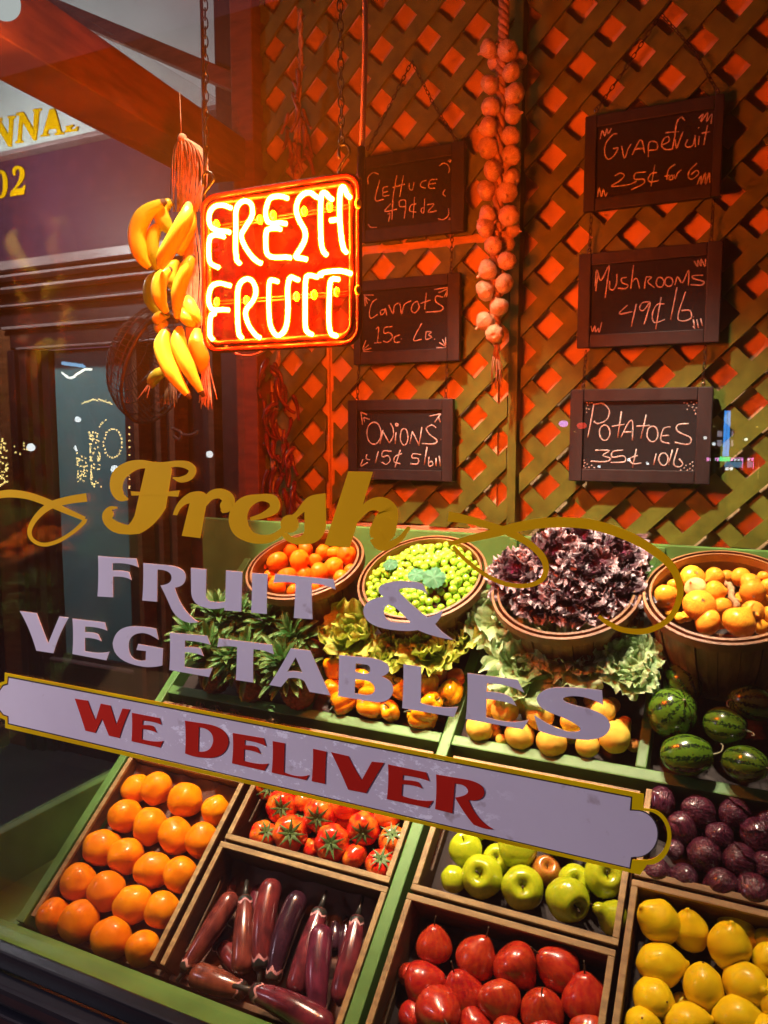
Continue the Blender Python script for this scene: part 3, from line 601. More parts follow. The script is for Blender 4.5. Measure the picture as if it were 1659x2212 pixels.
# ------------------------------------------------------------------ neon sign
NYF = 1.00
def NP(x, y, dy=0): return atY(*zz('N', x, y), NYF + dy)
def flat(zn, x, y, Y, Y0):    # keep X and Z of the sign plane, move only in depth
    p = atY(*zz(zn, x, y), Y0); return Vector((p.x, Y, p.z))
cor = [NP(85, 325), NP(1480, 105), NP(1482, 1655), NP(80, 1700)]
nx0 = (cor[0].x + cor[3].x) / 2; nx1 = (cor[1].x + cor[2].x) / 2; nz1 = (cor[0].z + cor[1].z) / 2; nz0 = (cor[2].z + cor[3].z) / 2
def rrect(x0, x1, z0, z1, r, n=6):
    out = []
    for cx, cz, a0 in ((x1 - r, z1 - r, 0), (x0 + r, z1 - r, 90), (x0 + r, z0 + r, 180), (x1 - r, z0 + r, 270)):
        for k in range(n + 1):
            a = R(a0 + 90 * k / n); out.append((cx + r * math.cos(a), cz + r * math.sin(a)))
    return out
parts = []
vs, fs = fill([rrect(nx0 + .004, nx1 - .004, nz0 + .004, nz1 - .004, .022)], NYF + .022, .006); q = MB(); q.add(vs, fs); parts.append(q.build('backing_panel', NPANEL))
for k, (ins, yy, rr) in enumerate(((0, 0, .0048), (.0105, -.002, .0042))):
    q = MB(); q.tube([(x, NYF + .012 + yy, z) for x, z in rrect(nx0 + ins, nx1 - ins, nz0 + ins, nz1 - ins, .022 - ins * .4)], rr, 10, closed=True); parts.append(q.build('border_tube', NTUBE, None, True))
GL = ['350,428 300,412 230,425 188,475 178,550 200,612 262,640 340,648;290,688 220,682 182,720 176,850 190,930 240,965',
 '430,930 417,800 420,600 420,470 450,400 500,375 550,395 570,450 560,520 500,620 468,690 500,780 560,870 622,928',
 '860,340 800,332 730,350 697,420 687,500 722,572 850,570;800,620 720,627 692,660 690,800 712,862 770,882 890,878',
 '1130,332 1090,302 1030,312 980,370 962,460 990,550 1038,640 1040,720 1002,800 958,878 1030,892',
 '1265,352 1217,300 1187,340 1180,500 1187,750 1212,850;1425,335 1387,250 1357,300 1352,500 1367,700 1392,830;1245,540 1340,528',
 '345,1130 270,1115 205,1140 177,1220 182,1310 222,1352 330,1350;205,1382 187,1450 186,1615',
 '450,1600 436,1450 436,1200 462,1110 520,1075 572,1102 600,1180 580,1260 520,1340 507,1400 540,1500 612,1600',
 '772,1092 730,1088 716,1150 716,1350 732,1500 782,1580 832,1568 872,1500 888,1350 886,1150 912,1062 960,1078',
 '1130,1052 1070,1047 1046,1100 1042,1350 1047,1520 1082,1570',
 '1165,1037 1220,1015 1350,1003 1432,1020;1320,1072 1272,1092 1260,1200 1255,1450 1272,1560 1302,1582']
for g in GL:
    a = MB(); b = MB()
    for pl in parse(g):
        pts = catmull([flat('N', x, y, NYF - .003, NYF) for x, y in pl], 6)
        pts[0] = pts[0] + Vector((0, .012, 0)) * .6; pts[-1] = pts[-1] + Vector((0, .012, 0)) * .6
        a.tube(pts, .0031, 8); b.tube(pts, .0053, 10)
    o = a.build('neon_letter', NEON, None, True); b.build('glass_tube_halo', NHALO, o, True); parts.append(o)
q = MB()
for y0, y1 in ((590, 385), (1278, 1180)):
    for dz in (-.0022, .0022):
        A = flat('N', 200, y0, NYF + .012, NYF); B_ = flat('N', 1500, y1, NYF + .012, NYF); q.tube([A + Vector((0, 0, dz)), B_ + Vector((0, 0, dz))], .0016, 6)
parts.append(q.build('support_rod', NTUBE, None, True))
for x, y in ((215, 575), (605, 530), (725, 490), (1005, 455), (1235, 415), (1490, 385), (215, 1275), (485, 1262), (935, 1225), (1095, 1210), (1300, 1185), (1490, 1165)):
    p = flat('N', x, y, NYF + .006, NYF); q = MB(); q.ball(p, .0058, 10, 7, (.8, 1, 1.25)); parts.append(q.build('tube_clip', NCLIP, None, True))
def chain(mb, a, b, step=.0125, r=.0042, t=.0011):
    a = Vector(a); b = Vector(b); d = (b - a); n = max(2, int(d.length / step)); d.normalize(); s1 = d.orthogonal().normalized(); s2 = d.cross(s1)
    for i in range(n):
        c = a.lerp(b, (i + .5) / n); sd = s1 if i % 2 else s2
        mb.tube([c + d * (math.cos(k * math.pi / 5) * step * .72) + sd * (math.sin(k * math.pi / 5) * r) for k in range(10)], t, 5, closed=True)
for ux, v1, hx in ((446, 372, 447), (738, 312, 741)):
    top = atY(ux - 4, -60, NYF + .012); bot = atY(ux, v1, NYF + .012); q = MB(); chain(q, top, bot); parts.append(q.build('chain', CHAINM, None, True))
    q = MB(); hk = [atY(hx + dx, v1 + dv, NYF + .012) for dx, dv in ((-8, 30), (-9, 12), (-4, 2), (5, 0), (13, 8), (14, 18), (4, 32), (-6, 48), (-8, 62), (2, 70))]
    q.tube(catmull(hk, 4), .0022, 6); parts.append(q.build('hook', CHAINM, None, True))
q = MB(); q.tube(catmull([atY(u, v, NYF + .03) for u, v in ((432, -60), (437, 60), (439, 200), (443, 380), (440, 430))], 5), .0028, 7); parts.append(q.build('power_cord', CORDD, None, True))
q = MB(); q.tube(catmull([atY(u, v, NYF + .03) for u, v in ((788, -60), (789, 60), (787, 180), (783, 290), (781, 330))], 5), .0042, 8); parts.append(q.build('power_cord', CORDP, None, True))
q = MB(); q.tube([atY(u, v, NYF + .03) for u, v in ((781, 318), (778, 400), (776, 500))], .0058, 8); parts.append(q.build('cable_sleeve', CORDD, None, True))
q = MB(); q.tube(catmull([atY(u, v, NYF + .02) for u, v in ((485, 745), (510, 764), (545, 768), (582, 752))], 5), .0018, 6); parts.append(q.build('power_cord', CORDP, None, True))
thing('neon_sign', ((nx0 + nx1) / 2, NYF, nz0), 'lit red neon sign reading FRESH FRUIT, hung on chains', 'neon sign', parts)

# ------------------------------------------------------------------ chalkboards
BY = 1.815
def board(zn, outer_, inner_, strokes, chains, label, rad=.0017):
    o4 = [zz(zn, *p) for p in outer_]; i4 = [zz(zn, *p) for p in inner_]
    def rect(c):
        P = [atY(*p, BY) for p in c]; return (P[0].x + P[3].x) / 2, (P[1].x + P[2].x) / 2, (P[2].z + P[3].z) / 2, (P[0].z + P[1].z) / 2
    x0, x1, z0, z1 = rect(o4); a0, a1, c0, c1 = rect(i4); parts = []
    q = MB(); q.box((x0, BY, z0), (a0, BY + .018, z1)); q.box((a1, BY, z0), (x1, BY + .018, z1)); q.box((a0 + .0003, BY + .0008, z0), (a1 - .0003, BY + .018, c0)); q.box((a0 + .0003, BY + .0008, c1), (a1 - .0003, BY + .018, z1))
    parts.append(q.build('frame', FRAMEW, None, bevel=.0022))
    q = MB(); q.box((a0 + .0005, BY + .007, c0 + .0005), (a1 - .0005, BY + .013, c1 - .0005)); parts.append(q.build('slate', BLACKB))
    q = MB()
    for pl in parse(strokes):
        pts = []
        for x, y in pl:
            p = atY(*zz(zn, x, y), BY); pts.append(Vector((p.x + random.uniform(-.0004, .0004), BY + .0066, p.z)))
        pts = catmull(pts, 4) if len(pts) > 2 else pts
        q.tube(pts, [rad * random.uniform(.75, 1.15) for _ in pts], 6, True, 1.0)
    for v in q.v: v.y = BY + .0069 + (v.y - BY - .0066) * .25
    parts.append(q.build('chalk_lettering', CHALK, None, True))
    for c in chains:
        q = MB(); pl = [atY(*zz('UV', *p), BY + .012) for p in c]
        for a, b in zip(pl, pl[1:]): chain(q, a, b, .011, .0036, .001)
        parts.append(q.build('chain', CHAINM, None, True))
        q = MB(); q.tube([pl[-1] + Vector((math.sin(k * .7) * .004, 0, math.cos(k * .7) * .006)) for k in range(9)], .0012, 5, closed=True); parts.append(q.build('eye_hook', BRIGHTM, None, True))
    thing('chalkboard', ((x0 + x1) / 2, BY, z0), label, 'chalkboard', parts, 'chalkboard price signs on the lattice')
board('LZ', [(180, 240), (1095, 112), (1062, 915), (130, 1030)], [(190, 345), (975, 250), (950, 835), (180, 890)],
 '310,450 270,630 345,625;385,510 345,520 340,560 385,555;340,560 340,595 395,590;465,410 445,520 430,600 425,690;525,410 490,600;425,520 535,490;575,480 580,530 605,540 620,470;730,455 690,470 680,510 725,525;830,445 765,455 755,520 810,525;760,488 815,480;410,665 355,735 465,715;430,640 425,720 420,810;380,760 402,755 390,828;540,690 490,690 490,640 540,635 545,690 530,800;640,665 590,680 580,730 640,740;625,605 610,795;715,620 710,740 685,740 690,705 715,705;735,675 800,670 745,740 825,730;845,325 880,300 920,310 940,350 930,390;835,800 880,810 930,770 930,705;900,535 880,575 905,600;205,490 205,430 250,385 300,400;205,850 230,880 285,878;925,275 950,290;935,265 960,275;925,820 940,800;940,790 950,825',
 [[(890, 132), (838, 235), (795, 320)], [(890, 132), (935, 222), (985, 303)]], 'chalkboard reading Lettuce 49 cents dz, beside the neon sign')
board('LZ', [(120, 1368), (1050, 1290), (1025, 2100), (45, 2110)], [(160, 1462), (940, 1400), (915, 1965), (130, 2010)],
 '285,1525 240,1560 215,1650 230,1700 290,1665;355,1620 320,1630 320,1670 350,1650 360,1610 375,1675;390,1580 430,1660 440,1590 480,1560;490,1560 510,1660 530,1580 595,1540;650,1545 610,1570 595,1630 630,1650 665,1600 650,1545;730,1470 715,1620;680,1565 770,1535;880,1510 820,1500 815,1550 880,1600 850,1635 725,1645;275,1800 300,1785 290,1920;260,1925 325,1918;425,1775 355,1785 350,1835 400,1830 425,1870 380,1915 340,1905;490,1850 445,1870 445,1915 495,1915;503,1883 507,1889;690,1745 615,1895 690,1890;730,1820 725,1890 780,1870 750,1850 775,1825 730,1820;803,1886 807,1893;165,1490 255,1490;170,1500 220,1540;172,1510 180,1590;175,1500 200,1570;800,1440 930,1420;840,1470 930,1430;890,1510 930,1430;910,1510 932,1440;160,2000 260,2005;160,1990 235,1970;158,1985 210,1940;155,1980 185,1900;820,1965 910,1970;850,1920 910,1960;875,1890 908,1960;905,1870 905,1960',
 [[(977, 502), (974, 588)]], 'chalkboard reading Carrots 15c Lb, between the lettuce and onions boards')
board('OZ', [(145, 215), (1560, 200), (1530, 1310), (122, 1290)], [(265, 370), (1410, 342), (1390, 1160), (250, 1148)],
 'o470,665,95,150;590,620 550,810;590,640 680,800;680,800 732,700 728,600 695,530;770,650 755,810;o780,550,16,18;o878,715,52,112;990,640 955,810;990,640 1080,830;1080,830 1120,580;1310,590 1250,555 1180,600 1220,680 1320,760 1280,810 1120,805;1370,748 1380,752;530,910 490,1070;710,910 600,905 580,985 660,970 690,1030 640,1085 570,1060;850,940 760,980 740,1050 830,1080;825,890 790,1010 755,1130;1110,955 1000,945 990,1000 1070,1010 1060,1080 960,1080;1190,850 1150,1095;1215,985 1210,1105 1265,1095 1255,1050 1210,1060;1310,1000 1310,1110;1350,970 1370,1110;295,380 315,550;295,380 380,415;330,450 345,515;330,450 410,480;1375,400 1290,520;1375,400 1220,435;1340,440 1370,515;375,950 365,1010 420,1025;320,1020 290,1110 390,1060',
 [[(775, 788), (772, 862)], [(966, 783), (963, 860)]], 'chalkboard reading Onions 15 cents 5 lb, lowest in the left column', .0019)
board('GZ', [(185, 265), (1440, 72), (1390, 1000), (155, 1120)], [(290, 355), (1340, 205), (1320, 885), (260, 1000)],
 '465,420 420,430 360,510 350,600 380,650 430,620 470,550 425,555;505,530 530,640 560,560 590,510;600,610 660,490 690,490 710,595;620,560 705,550;745,630 750,500 820,500 820,560 750,570;870,520 930,490 925,445 880,470 865,530 900,560 955,560;1075,300 1040,270 1000,320 985,430 960,560;900,410 1020,400;985,470 1000,550 1030,470 1060,400;1100,470 1080,520 1100,540 1150,520 1170,430;1165,430 1170,540;1205,440 1195,520;1198,362 1203,368;1280,340 1245,520;1225,415 1300,400;440,800 490,775 525,800 480,850 410,895 560,880 640,850;725,765 630,775 620,830 700,830 700,870 590,925;825,770 770,780 740,830 770,855 840,840;805,700 770,895;990,695 930,740 910,835;890,805 935,795;945,800 930,830 965,830 960,795 945,800;975,790 990,825 1010,775 1045,745;1185,685 1120,750 1105,810 1140,830 1200,780 1180,750 1130,790;310,470 330,390 350,440 370,375 380,420 410,370;1200,280 1240,240 1220,310 1280,230 1270,310 1320,240 1310,330;285,990 300,910 320,990 340,920 355,985 375,950;1185,880 1220,800 1220,880 1260,770 1260,880 1295,770 1300,860',
 [[(1428, 30), (1350, 150), (1288, 238)], [(1428, 30), (1500, 110), (1550, 198)]], 'chalkboard reading Grapefruit 25 cents for 6, hung at upper right')
board('MZ', [(135, 170), (1410, 78), (1395, 985), (90, 1025)], [(240, 275), (1280, 207), (1250, 865), (210, 905)],
 '265,470 280,320 315,420 390,280 375,420 355,575;290,360 270,515;395,420 395,490 430,500 460,440 460,360;550,390 505,400 510,440 560,460 540,490 470,488;610,280 585,490;600,430 640,400 665,490;725,390 710,490;725,385 775,390 740,430 800,485;o850,435,35,45;o930,430,35,42;985,460 1010,385 1050,440 1110,325 1105,465;1240,370 1150,375 1150,400 1245,430 1220,460 1125,455;555,640 480,720 600,700;635,630 590,835;760,610 690,620 665,670 700,690 760,620 735,720 705,815;890,630 820,640 780,730 800,800 895,770;860,570 810,860;1005,480 945,775;1080,520 1010,740 1050,785 1130,760 1120,690 1040,690;1160,240 1190,290 1190,235 1220,290 1220,225 1255,290 1260,225;225,830 240,880 260,830 270,885 290,850 300,885 325,795;1150,770 1165,840;1180,770 1200,850;1150,830 1170,855;1215,760 1235,830;1150,745 1155,750',
 [[(1278, 458), (1273, 542)], [(1541, 432), (1536, 522)]], 'chalkboard reading Mushrooms 49 cents lb, middle of the right column')
dots = ';'.join(f'{x},{y} {x + 9},{y + 5}' for x, y in ((255, 165), (275, 168), (258, 185), (250, 210), (268, 215), (252, 240), (290, 165), (1005, 165), (1030, 172), (1060, 160), (1080, 178), (1105, 165), (1040, 190), (1070, 200), (1100, 205), (1085, 225), (1030, 218), (1095, 250), (230, 610), (235, 630), (228, 655), (255, 640), (270, 665), (290, 650), (310, 668), (240, 668), (980, 688), (1005, 670), (1030, 688), (1020, 650), (1050, 640), (1050, 675), (1075, 655), (1070, 625), (1070, 688)))
board('PZ', [(145, 60), (1240, 50), (1205, 800), (110, 770)], [(235, 155), (1120, 155), (1090, 690), (220, 680)],
 '310,175 290,300 265,440;310,180 380,175 430,230 410,300 340,330 310,310;o395,400,40,60;525,235 495,440;450,350 550,335;520,435 580,320 610,320 610,460;540,395 615,395;715,260 675,445;640,350 745,345;o765,410,42,60;905,355 850,370 830,460 900,485;840,425 895,420;1045,330 960,340 960,390 1060,440 1040,490 935,475;320,535 430,540 380,575 440,600 400,625 285,620;540,535 460,545 455,590 540,580 550,625 440,630;650,575 590,600 610,640 680,635;640,525 610,670;795,560 775,650;o850,605,35,48;920,530 890,650;960,520 930,640 970,665 1000,640 970,600;' + dots,
 [[(1266, 758), (1260, 836)], [(1524, 748), (1519, 832)]], 'chalkboard reading Potatoes 35 cents 10 lb, above the kale basket', .0019)

# ------------------------------------------------------------------ garlic braid, chilli strings, bananas
def revolve(name, prof, m, seg=24, lobes=0, amp=0, noise=0, freq=3, parent=None, lobe_pow=1, seed=0, bend=0):
    """prof: (radius, z) from the top pole to the bottom pole, smoothed"""
    P = catmull([Vector((r, 0, z)) for r, z in prof], 4); vs = [Vector((0, 0, P[0].z))]; fs = []
    P = P[1:-1]
    for i, p in enumerate(P):
        for k in range(seg):
            a = 2 * math.pi * k / seg; rr = p.x
            if lobes: rr *= 1 + amp * (abs(math.cos(a * lobes / 2)) ** lobe_pow - .6)
            q = Vector((rr * math.cos(a), rr * math.sin(a), p.z))
            if noise: q += q.normalized() * noise * mnoise.noise(q.normalized() * freq + Vector((seed, 0, 0)))
            vs.append(q)
    vs.append(Vector((0, 0, prof[-1][1]))); e = len(vs) - 1; n = len(P)
    for k in range(seg):
        fs.append((0, 1 + k, 1 + (k + 1) % seg)); fs.append((e, 1 + (n - 1) * seg + (k + 1) % seg, 1 + (n - 1) * seg + k))
    for i in range(n - 1):
        for k in range(seg):
            l = (k + 1) % seg; a = 1 + i * seg; fs.append((a + k, a + seg + k, a + seg + l, a + l))
    b = MB(); b.add(vs, fs)
    if bend:
        for v in b.v: v.x += bend * v.z * v.z
    return b.build(name, m, parent, True)
def aim(d, spin=0):     # rotation that takes local z to d
    return (Vector(d).to_track_quat('Z', 'Y') @ Quaternion((0, 0, 1), spin)).to_euler()
def dup(root, loc, rot, scale, label, cat, group=None, parent=None):
    r = root.copy(); C.objects.link(r); r.location = loc; r.rotation_euler = rot; r.scale = (scale,) * 3 if not hasattr(scale, '__len__') else scale
    if parent is not None: r.parent = parent; r.matrix_parent_inverse = Matrix.Translation(parent.location).inverted()
    if label: r['label'] = label
    if cat: r['category'] = cat
    if group: r['group'] = group
    for ch in root.children:
        c = ch.copy(); C.objects.link(c); c.parent = r
    return r
PROTO = []
def proto(o): PROTO.append(o); return o
def view_dir(p): return (EYE - Vector(p)).normalized()

garl = [proto(revolve('bulb', [(0, 1.35), (.12, 1.3), (.17, 1.0), (.48, .80), (.95, .30), (1.04, -.12), (.80, -.58), (.35, -.78), (.15, -.72), (0, -.64)], GARLIC, 32, 8, .075, .05, 3, None, .7, k)) for k in range(3)]
GYL = 1.765
cords = MB(); ropepts = [(1089, -40), (1088, 60), (1083, 150), (1079, 270), (1074, 470), (1070, 600), (1069, 695), (1073, 740)]
for k in range(3):
    pl = catmull([atY(u, v, GYL) for u, v in ropepts], 14)
    cords.tube([p + Vector((math.cos(i * .9 + k * 2.09) * .0075, math.sin(i * .9 + k * 2.09) * .006, 0)) for i, p in enumerate(pl)], .0062, 7)
tas = MB()
for k in range(26):
    a = atY(1073 + random.uniform(-4, 4), 738, GYL); b = atY(1075 + random.uniform(-14, 12), 800 + random.uniform(0, 42), GYL + random.uniform(-.01, .01)); tas.tube([a, a.lerp(b, .5) + Vector((random.uniform(-.003, .003), 0, 0)), b], .0011, 4)
gb = thing('garlic_braid', atY(1073, 830, GYL), 'long braid of garlic bulbs hanging on a rope by the wall post', 'garlic braid', [cords.build('rope', ROPEM, None, True), tas.build('tassel', ROPEM, None, True)])
for i, (x, y) in enumerate(((155, 270), (260, 280), (325, 335), (190, 352), (280, 400), (160, 470), (297, 520), (165, 595), (290, 635), (155, 705), (278, 755), (150, 820), (280, 860), (175, 945), (280, 990), (140, 1055), (258, 1065), (150, 1190), (268, 1195), (135, 1265), (290, 1272), (180, 1360), (255, 1350), (255, 1445), (150, 1495), (240, 1570), (133, 1610), (213, 1700), (135, 1780), (187, 1850))):
    small = i in (2, 3, 20, 22); p = atY(*zz('G', x, y), GYL + (.012 if small else random.uniform(-.028, -.012)))
    cx = 240 - y * .03; d = Vector(((x - cx) / 60 * -1.0, .35, .55 + random.uniform(-.5, .5))) if random.random() < .6 else Vector((random.uniform(-.5, .5), .9, .6))
    dup(garl[i % 3], p, aim(-d if random.random() < .35 else d, random.uniform(0, 6)), .0205 * (.85 if small else random.uniform(.95, 1.12)), None, None, None, gb)

def horn(name, m, L=1, r=.12, bend=.25, tip=.15, seg=10, n=12, parent=None, prof=None):
    b = MB(); pts = []; rs = []
    for i in range(n + 1):
        t = i / n; pts.append(Vector((bend * (t * t - t) * 4 * L * .5, 0, -t * L))); rs.append(max(.004, r * (prof(t) if prof else (1 - t) ** .6 * (.6 + .4 * min(1, t * 6)))))
    b.tube(pts, rs, seg); return b.build(name, m, parent, True)
chA = [proto(horn('chilli', CHILI, .065, .0075, b)) for b in (.35, -.3, .5)]; chB = [proto(horn('chilli', CHILID, .06, .0065, b)) for b in (.4, -.4, .15)]
def chilli_string(rope, heads, protos, label, leafm):
    c = MB(); Y = 1.80; pl = catmull([atY(u, v, Y) for u, v in rope], 10)
    for k in range(2): c.tube([p + Vector((math.cos(i * .8 + k * 3.14) * .004, 0, 0)) for i, p in enumerate(pl)], .0042, 6)
    t = thing('chilli_string', atY(*rope[-1], Y), label, 'chilli string', [c.build('rope', ROPEM, None, True)])
    for i, (u, v) in enumerate(heads):
        p = atY(u, v, Y - .012 - random.uniform(0, .014)); side = 1 if random.random() < .5 else -1
        dup(random.choice(protos), p, (random.uniform(-.4, .4), random.uniform(-.5, .5), random.uniform(0, 6)), random.uniform(.85, 1.3), None, None, None, t)
    return t
random.seed(5)
hd = [(628 + random.uniform(-12, 26), y + random.uniform(-8, 8)) for y in range(110, 350, 13) for _ in (0, 1)]
chilli_string([(648, 20), (650, 110), (646, 200), (640, 290), (636, 360)], [(640 + random.uniform(-22, 24), y) for y in list(range(225, 350, 9)) + [150, 175, 200]], chB, 'string of dried pale peppers on the lattice above the neon sign', None)
chilli_string([(603, 745), (598, 830), (593, 920), (590, 1020), (596, 1080)], [(600 + random.uniform(-30, 40), y) for y in list(range(775, 1075, 8))], chA, 'string of glossy red chillies under the neon sign', None)
random.seed(11)

BYB = 1.33
def banana_mesh(pl, r, yoff, mats=(BANANA, BTIP)):
    P = catmull([atY(*zz('B', x, y), BYB + yoff) for x, y in pl], 6); n = len(P) - 1; rs = []
    rad = r * .315 / F * depth(P[0])
    for i in range(n + 1):
        t = i / n; rs.append(rad * (max(.24, min(1, .3 + .7 * (t / .30) ** .7)) if t < .30 else max(.20, min(1, .2 + .8 * ((1 - t) / .34) ** .75))))
    # let the ends bow towards the rope, and give five soft edges
    for i, p in enumerate(P):
        t = i / n; p.y += .018 * (2 * t - 1) ** 2
    b = MB(); b.tube(P, rs, 15, True)
    for k, v in enumerate(b.v):
        i = k // 15; j = k % 15; v += (v - P[min(i, n)]) * (.055 * math.cos(5 * 2 * math.pi * j / 15))
    o = b.build('banana', mats[0], None, True); o.data.materials.append(mats[1])
    for f in o.data.polygons:
        i = min(f.vertices) // 15
        if i >= n - 1 or i < 1: f.material_index = 1
    return o
BAN = [([(310, 545), (195, 650), (142, 800), (168, 960), (205, 1045)], 62, -.02), ([(365, 545), (315, 620), (340, 720), (395, 800)], 55, .01), ([(480, 560), (485, 680), (410, 840), (320, 980), (285, 1040)], 56, -.045),
 ([(295, 700), (262, 800), (255, 950), (255, 1065)], 46, .0), ([(512, 600), (515, 750), (455, 880), (430, 945)], 48, .03), ([(300, 1050), (243, 1150), (240, 1280), (270, 1390)], 46, .03), ([(350, 1035), (312, 1130), (305, 1260), (332, 1380)], 52, -.02),
 ([(415, 985), (388, 1050), (400, 1150), (412, 1215)], 48, .02), ([(512, 945), (492, 1060), (440, 1230), (392, 1430)], 50, -.03), ([(355, 1370), (300, 1400), (255, 1445)], 36, .01), ([(495, 1230), (540, 1350), (600, 1460)], 52, .05), ([(440, 1340), (495, 1400), (540, 1460)], 46, .04),
 ([(322, 1475), (322, 1620), (392, 1800), (492, 1985)], 58, -.03), ([(420, 1460), (440, 1580), (505, 1750), (588, 1970)], 54, -.015), ([(545, 1470), (572, 1600), (606, 1700), (580, 1810)], 60, .04), ([(345, 1765), (275, 1830), (215, 1905)], 42, .02), ([(330, 1430), (310, 1470), (320, 1520)], 40, .04)]
parts = [banana_mesh(*b) for b in BAN]
q = MB()
for k in range(60):
    a = zz('B', 468 + random.uniform(-12, 12), 100); t = random.uniform(0, 1); bx = 415 + 210 * t + random.uniform(-15, 15)
    P = [atY(*a, BYB + .02), atY(*zz('B', bx, 160 + abs(t - .4) * 80), BYB + .02 + random.uniform(-.01, .03)), atY(*zz('B', bx + random.uniform(-20, 30) + 20 * t, 400), BYB + .03), atY(*zz('B', 420 + 150 * t + random.uniform(-20, 60), 640), BYB + .04)]
    q.tube(catmull(P, 3), .0013, 4)
for k in range(46):
    x0 = random.choice((380, 640)) + random.uniform(-30, 30); w_ = 1 if x0 > 500 else .6
    P = [atY(*zz('B', x0 - 40 * w_, 1560), BYB + .04), atY(*zz('B', x0, 1750), BYB + .045), atY(*zz('B', x0 + random.uniform(-30, 60) * w_, (2040 if x0 > 500 else 2020) + random.uniform(-60, 30)), BYB + .04 + random.uniform(-.02, .02))]
    q.tube(catmull(P, 3), .0013, 4)
for k in range(40):
    x0 = random.uniform(470, 560); P = [atY(*zz('B', x0, 640), BYB + .045), atY(*zz('B', x0 + random.uniform(0, 60), 1100), BYB + .05), atY(*zz('B', x0 + random.uniform(0, 60), 1600), BYB + .05)]
    q.tube(catmull(P, 3), .0013, 4)
for k in range(4):
    P = [atY(*zz('B', 250, 1850), BYB + .02), atY(*zz('B', 150 + 25 * k + random.uniform(-8, 8), 1940 + random.uniform(-10, 60)), BYB)]; q.tube(P, .001, 4)
parts.append(q.build('raffia_tie', RAFFIA, None, True))
q = MB(); q.tube([atY(388, 200, BYB + .02), atY(392, 298, BYB + .02)], .0012, 5); q.ball(atY(394, 299, BYB + .02), .010, 10, 8); parts.append(q.build('raffia_knot', RAFFIA, None, True))
thing('banana_bunch', atY(400, 880, BYB), 'hanging bunches of yellow bananas tied with raffia, left of the neon sign', 'bananas', parts)

# dark wire basket hanging behind the bananas
q = MB(); ctr = atY(352, 790, 1.50); ax = Vector((.55, .1, -.25)).normalized(); e1 = ax.orthogonal().normalized(); e2 = ax.cross(e1); RB = .15
for k in range(60):
    a = 2 * math.pi * k / 60; q.tube([ctr + (e1 * math.cos(a) + e2 * math.sin(a)) * RB * math.sin(t) - ax * RB * .75 * math.cos(t) for t in [i * 1.57 / 8 for i in range(9)]], .0013, 4, False)
for t in (.25, .5, .75, 1.0, 1.25, 1.45, 1.57):
    q.tube([ctr + (e1 * math.cos(k * .2094) + e2 * math.sin(k * .2094)) * RB * math.sin(t) - ax * RB * .75 * math.cos(t) for k in range(30)], .0014 if t < 1.5 else .004, 5, closed=True)
b = MB(); b.tube(catmull([atY(u, v, 1.5) for u, v in ((372, 925), (392, 936), (388, 950), (376, 942))], 5), .004, 7); b.tube(catmull([atY(u, v, 1.5) for u, v in ((388, 938), (408, 940), (424, 936), (426, 930))], 5), .0035, 7)
t_ = MB(); t_.tube([atY(372, 300, 1.5), atY(360, 660, 1.5)], .0012, 5)
thing('wire_basket', ctr, 'dark wire basket hanging behind the bananas', 'wire basket', [q.build('cage', WIRE, None, True), b.build('hook', WIRE, None, True), t_.build('cord', WIRE, None, True)])

# ------------------------------------------------------------------ the green sloping stand and its wooden crates
parts = []
def sb(name, x0, x1, s0, s1, n0, n1, mt=GREEN, bev=.0025):
    q = MB(); q.sbox(x0, x1, s0, s1, n0, n1); o = q.build(name, mt, None, bevel=bev); parts.append(o); return o
XD = [-1.158, -.507, -.161, .19]
q = MB(); q.hexa([(-1.286, .806, .60), (.9, .806, .60), (.9, .893, .60), (-1.286, .893, .60), (-1.286, .812, .706), (.9, .812, .706), (.9, .894, .686), (-1.286, .894, .686)])
parts.append(q.build('front_board', GREEN, None, bevel=.004))
sb('side_board', -1.158, -1.139, .003, .895, -.13, 0)
sb('divider', -.507, -.486, .003, .895, -.13, 0)
sb('divider', .18, .20, .003, .895, -.13, 0)
sb('divider', -.168, -.150, .513, .895, -.06, -.0005)
sb('divider', -.825, -.808, .513, .895, -.06, -.0005)
for a, b in ((-1.1385, -.508), (-.485, .179)): sb('cross_board', a, b, .491, .512, -.13, 0)
sb('bed_board', -1.1385, -.508, .003, .4905, -.145, -.131, SHELFD); sb('bed_board', -.485, .179, .003, .4905, -.145, -.131, SHELFD)
for a, b in ((-1.1385, -.826), (-.807, -.508), (-.485, -.169), (-.149, .179)): sb('shelf_board', a, b, .5125, .895, -.042, -.032, SHELFD)
zt_ = atY(1000, 1152, 1.6).z
q = MB(); q.box((XL + .001, 1.602, .9), (1.0, 1.618, zt_)); parts.append(q.build('back_panel', GREEN, None, bevel=.002))
for u in (1100, 1415):
    a = atY(u, 1230, 1.6).x; q = MB(); q.box((a, 1.594, .95), (a + .018, 1.6015, zt_ - .004)); parts.append(q.build('batten', GREEN, None, bevel=.002))
thing('produce_stand', (-.5, .9, .6), 'green painted sloping stand holding crates and baskets of produce', 'display stand', parts)

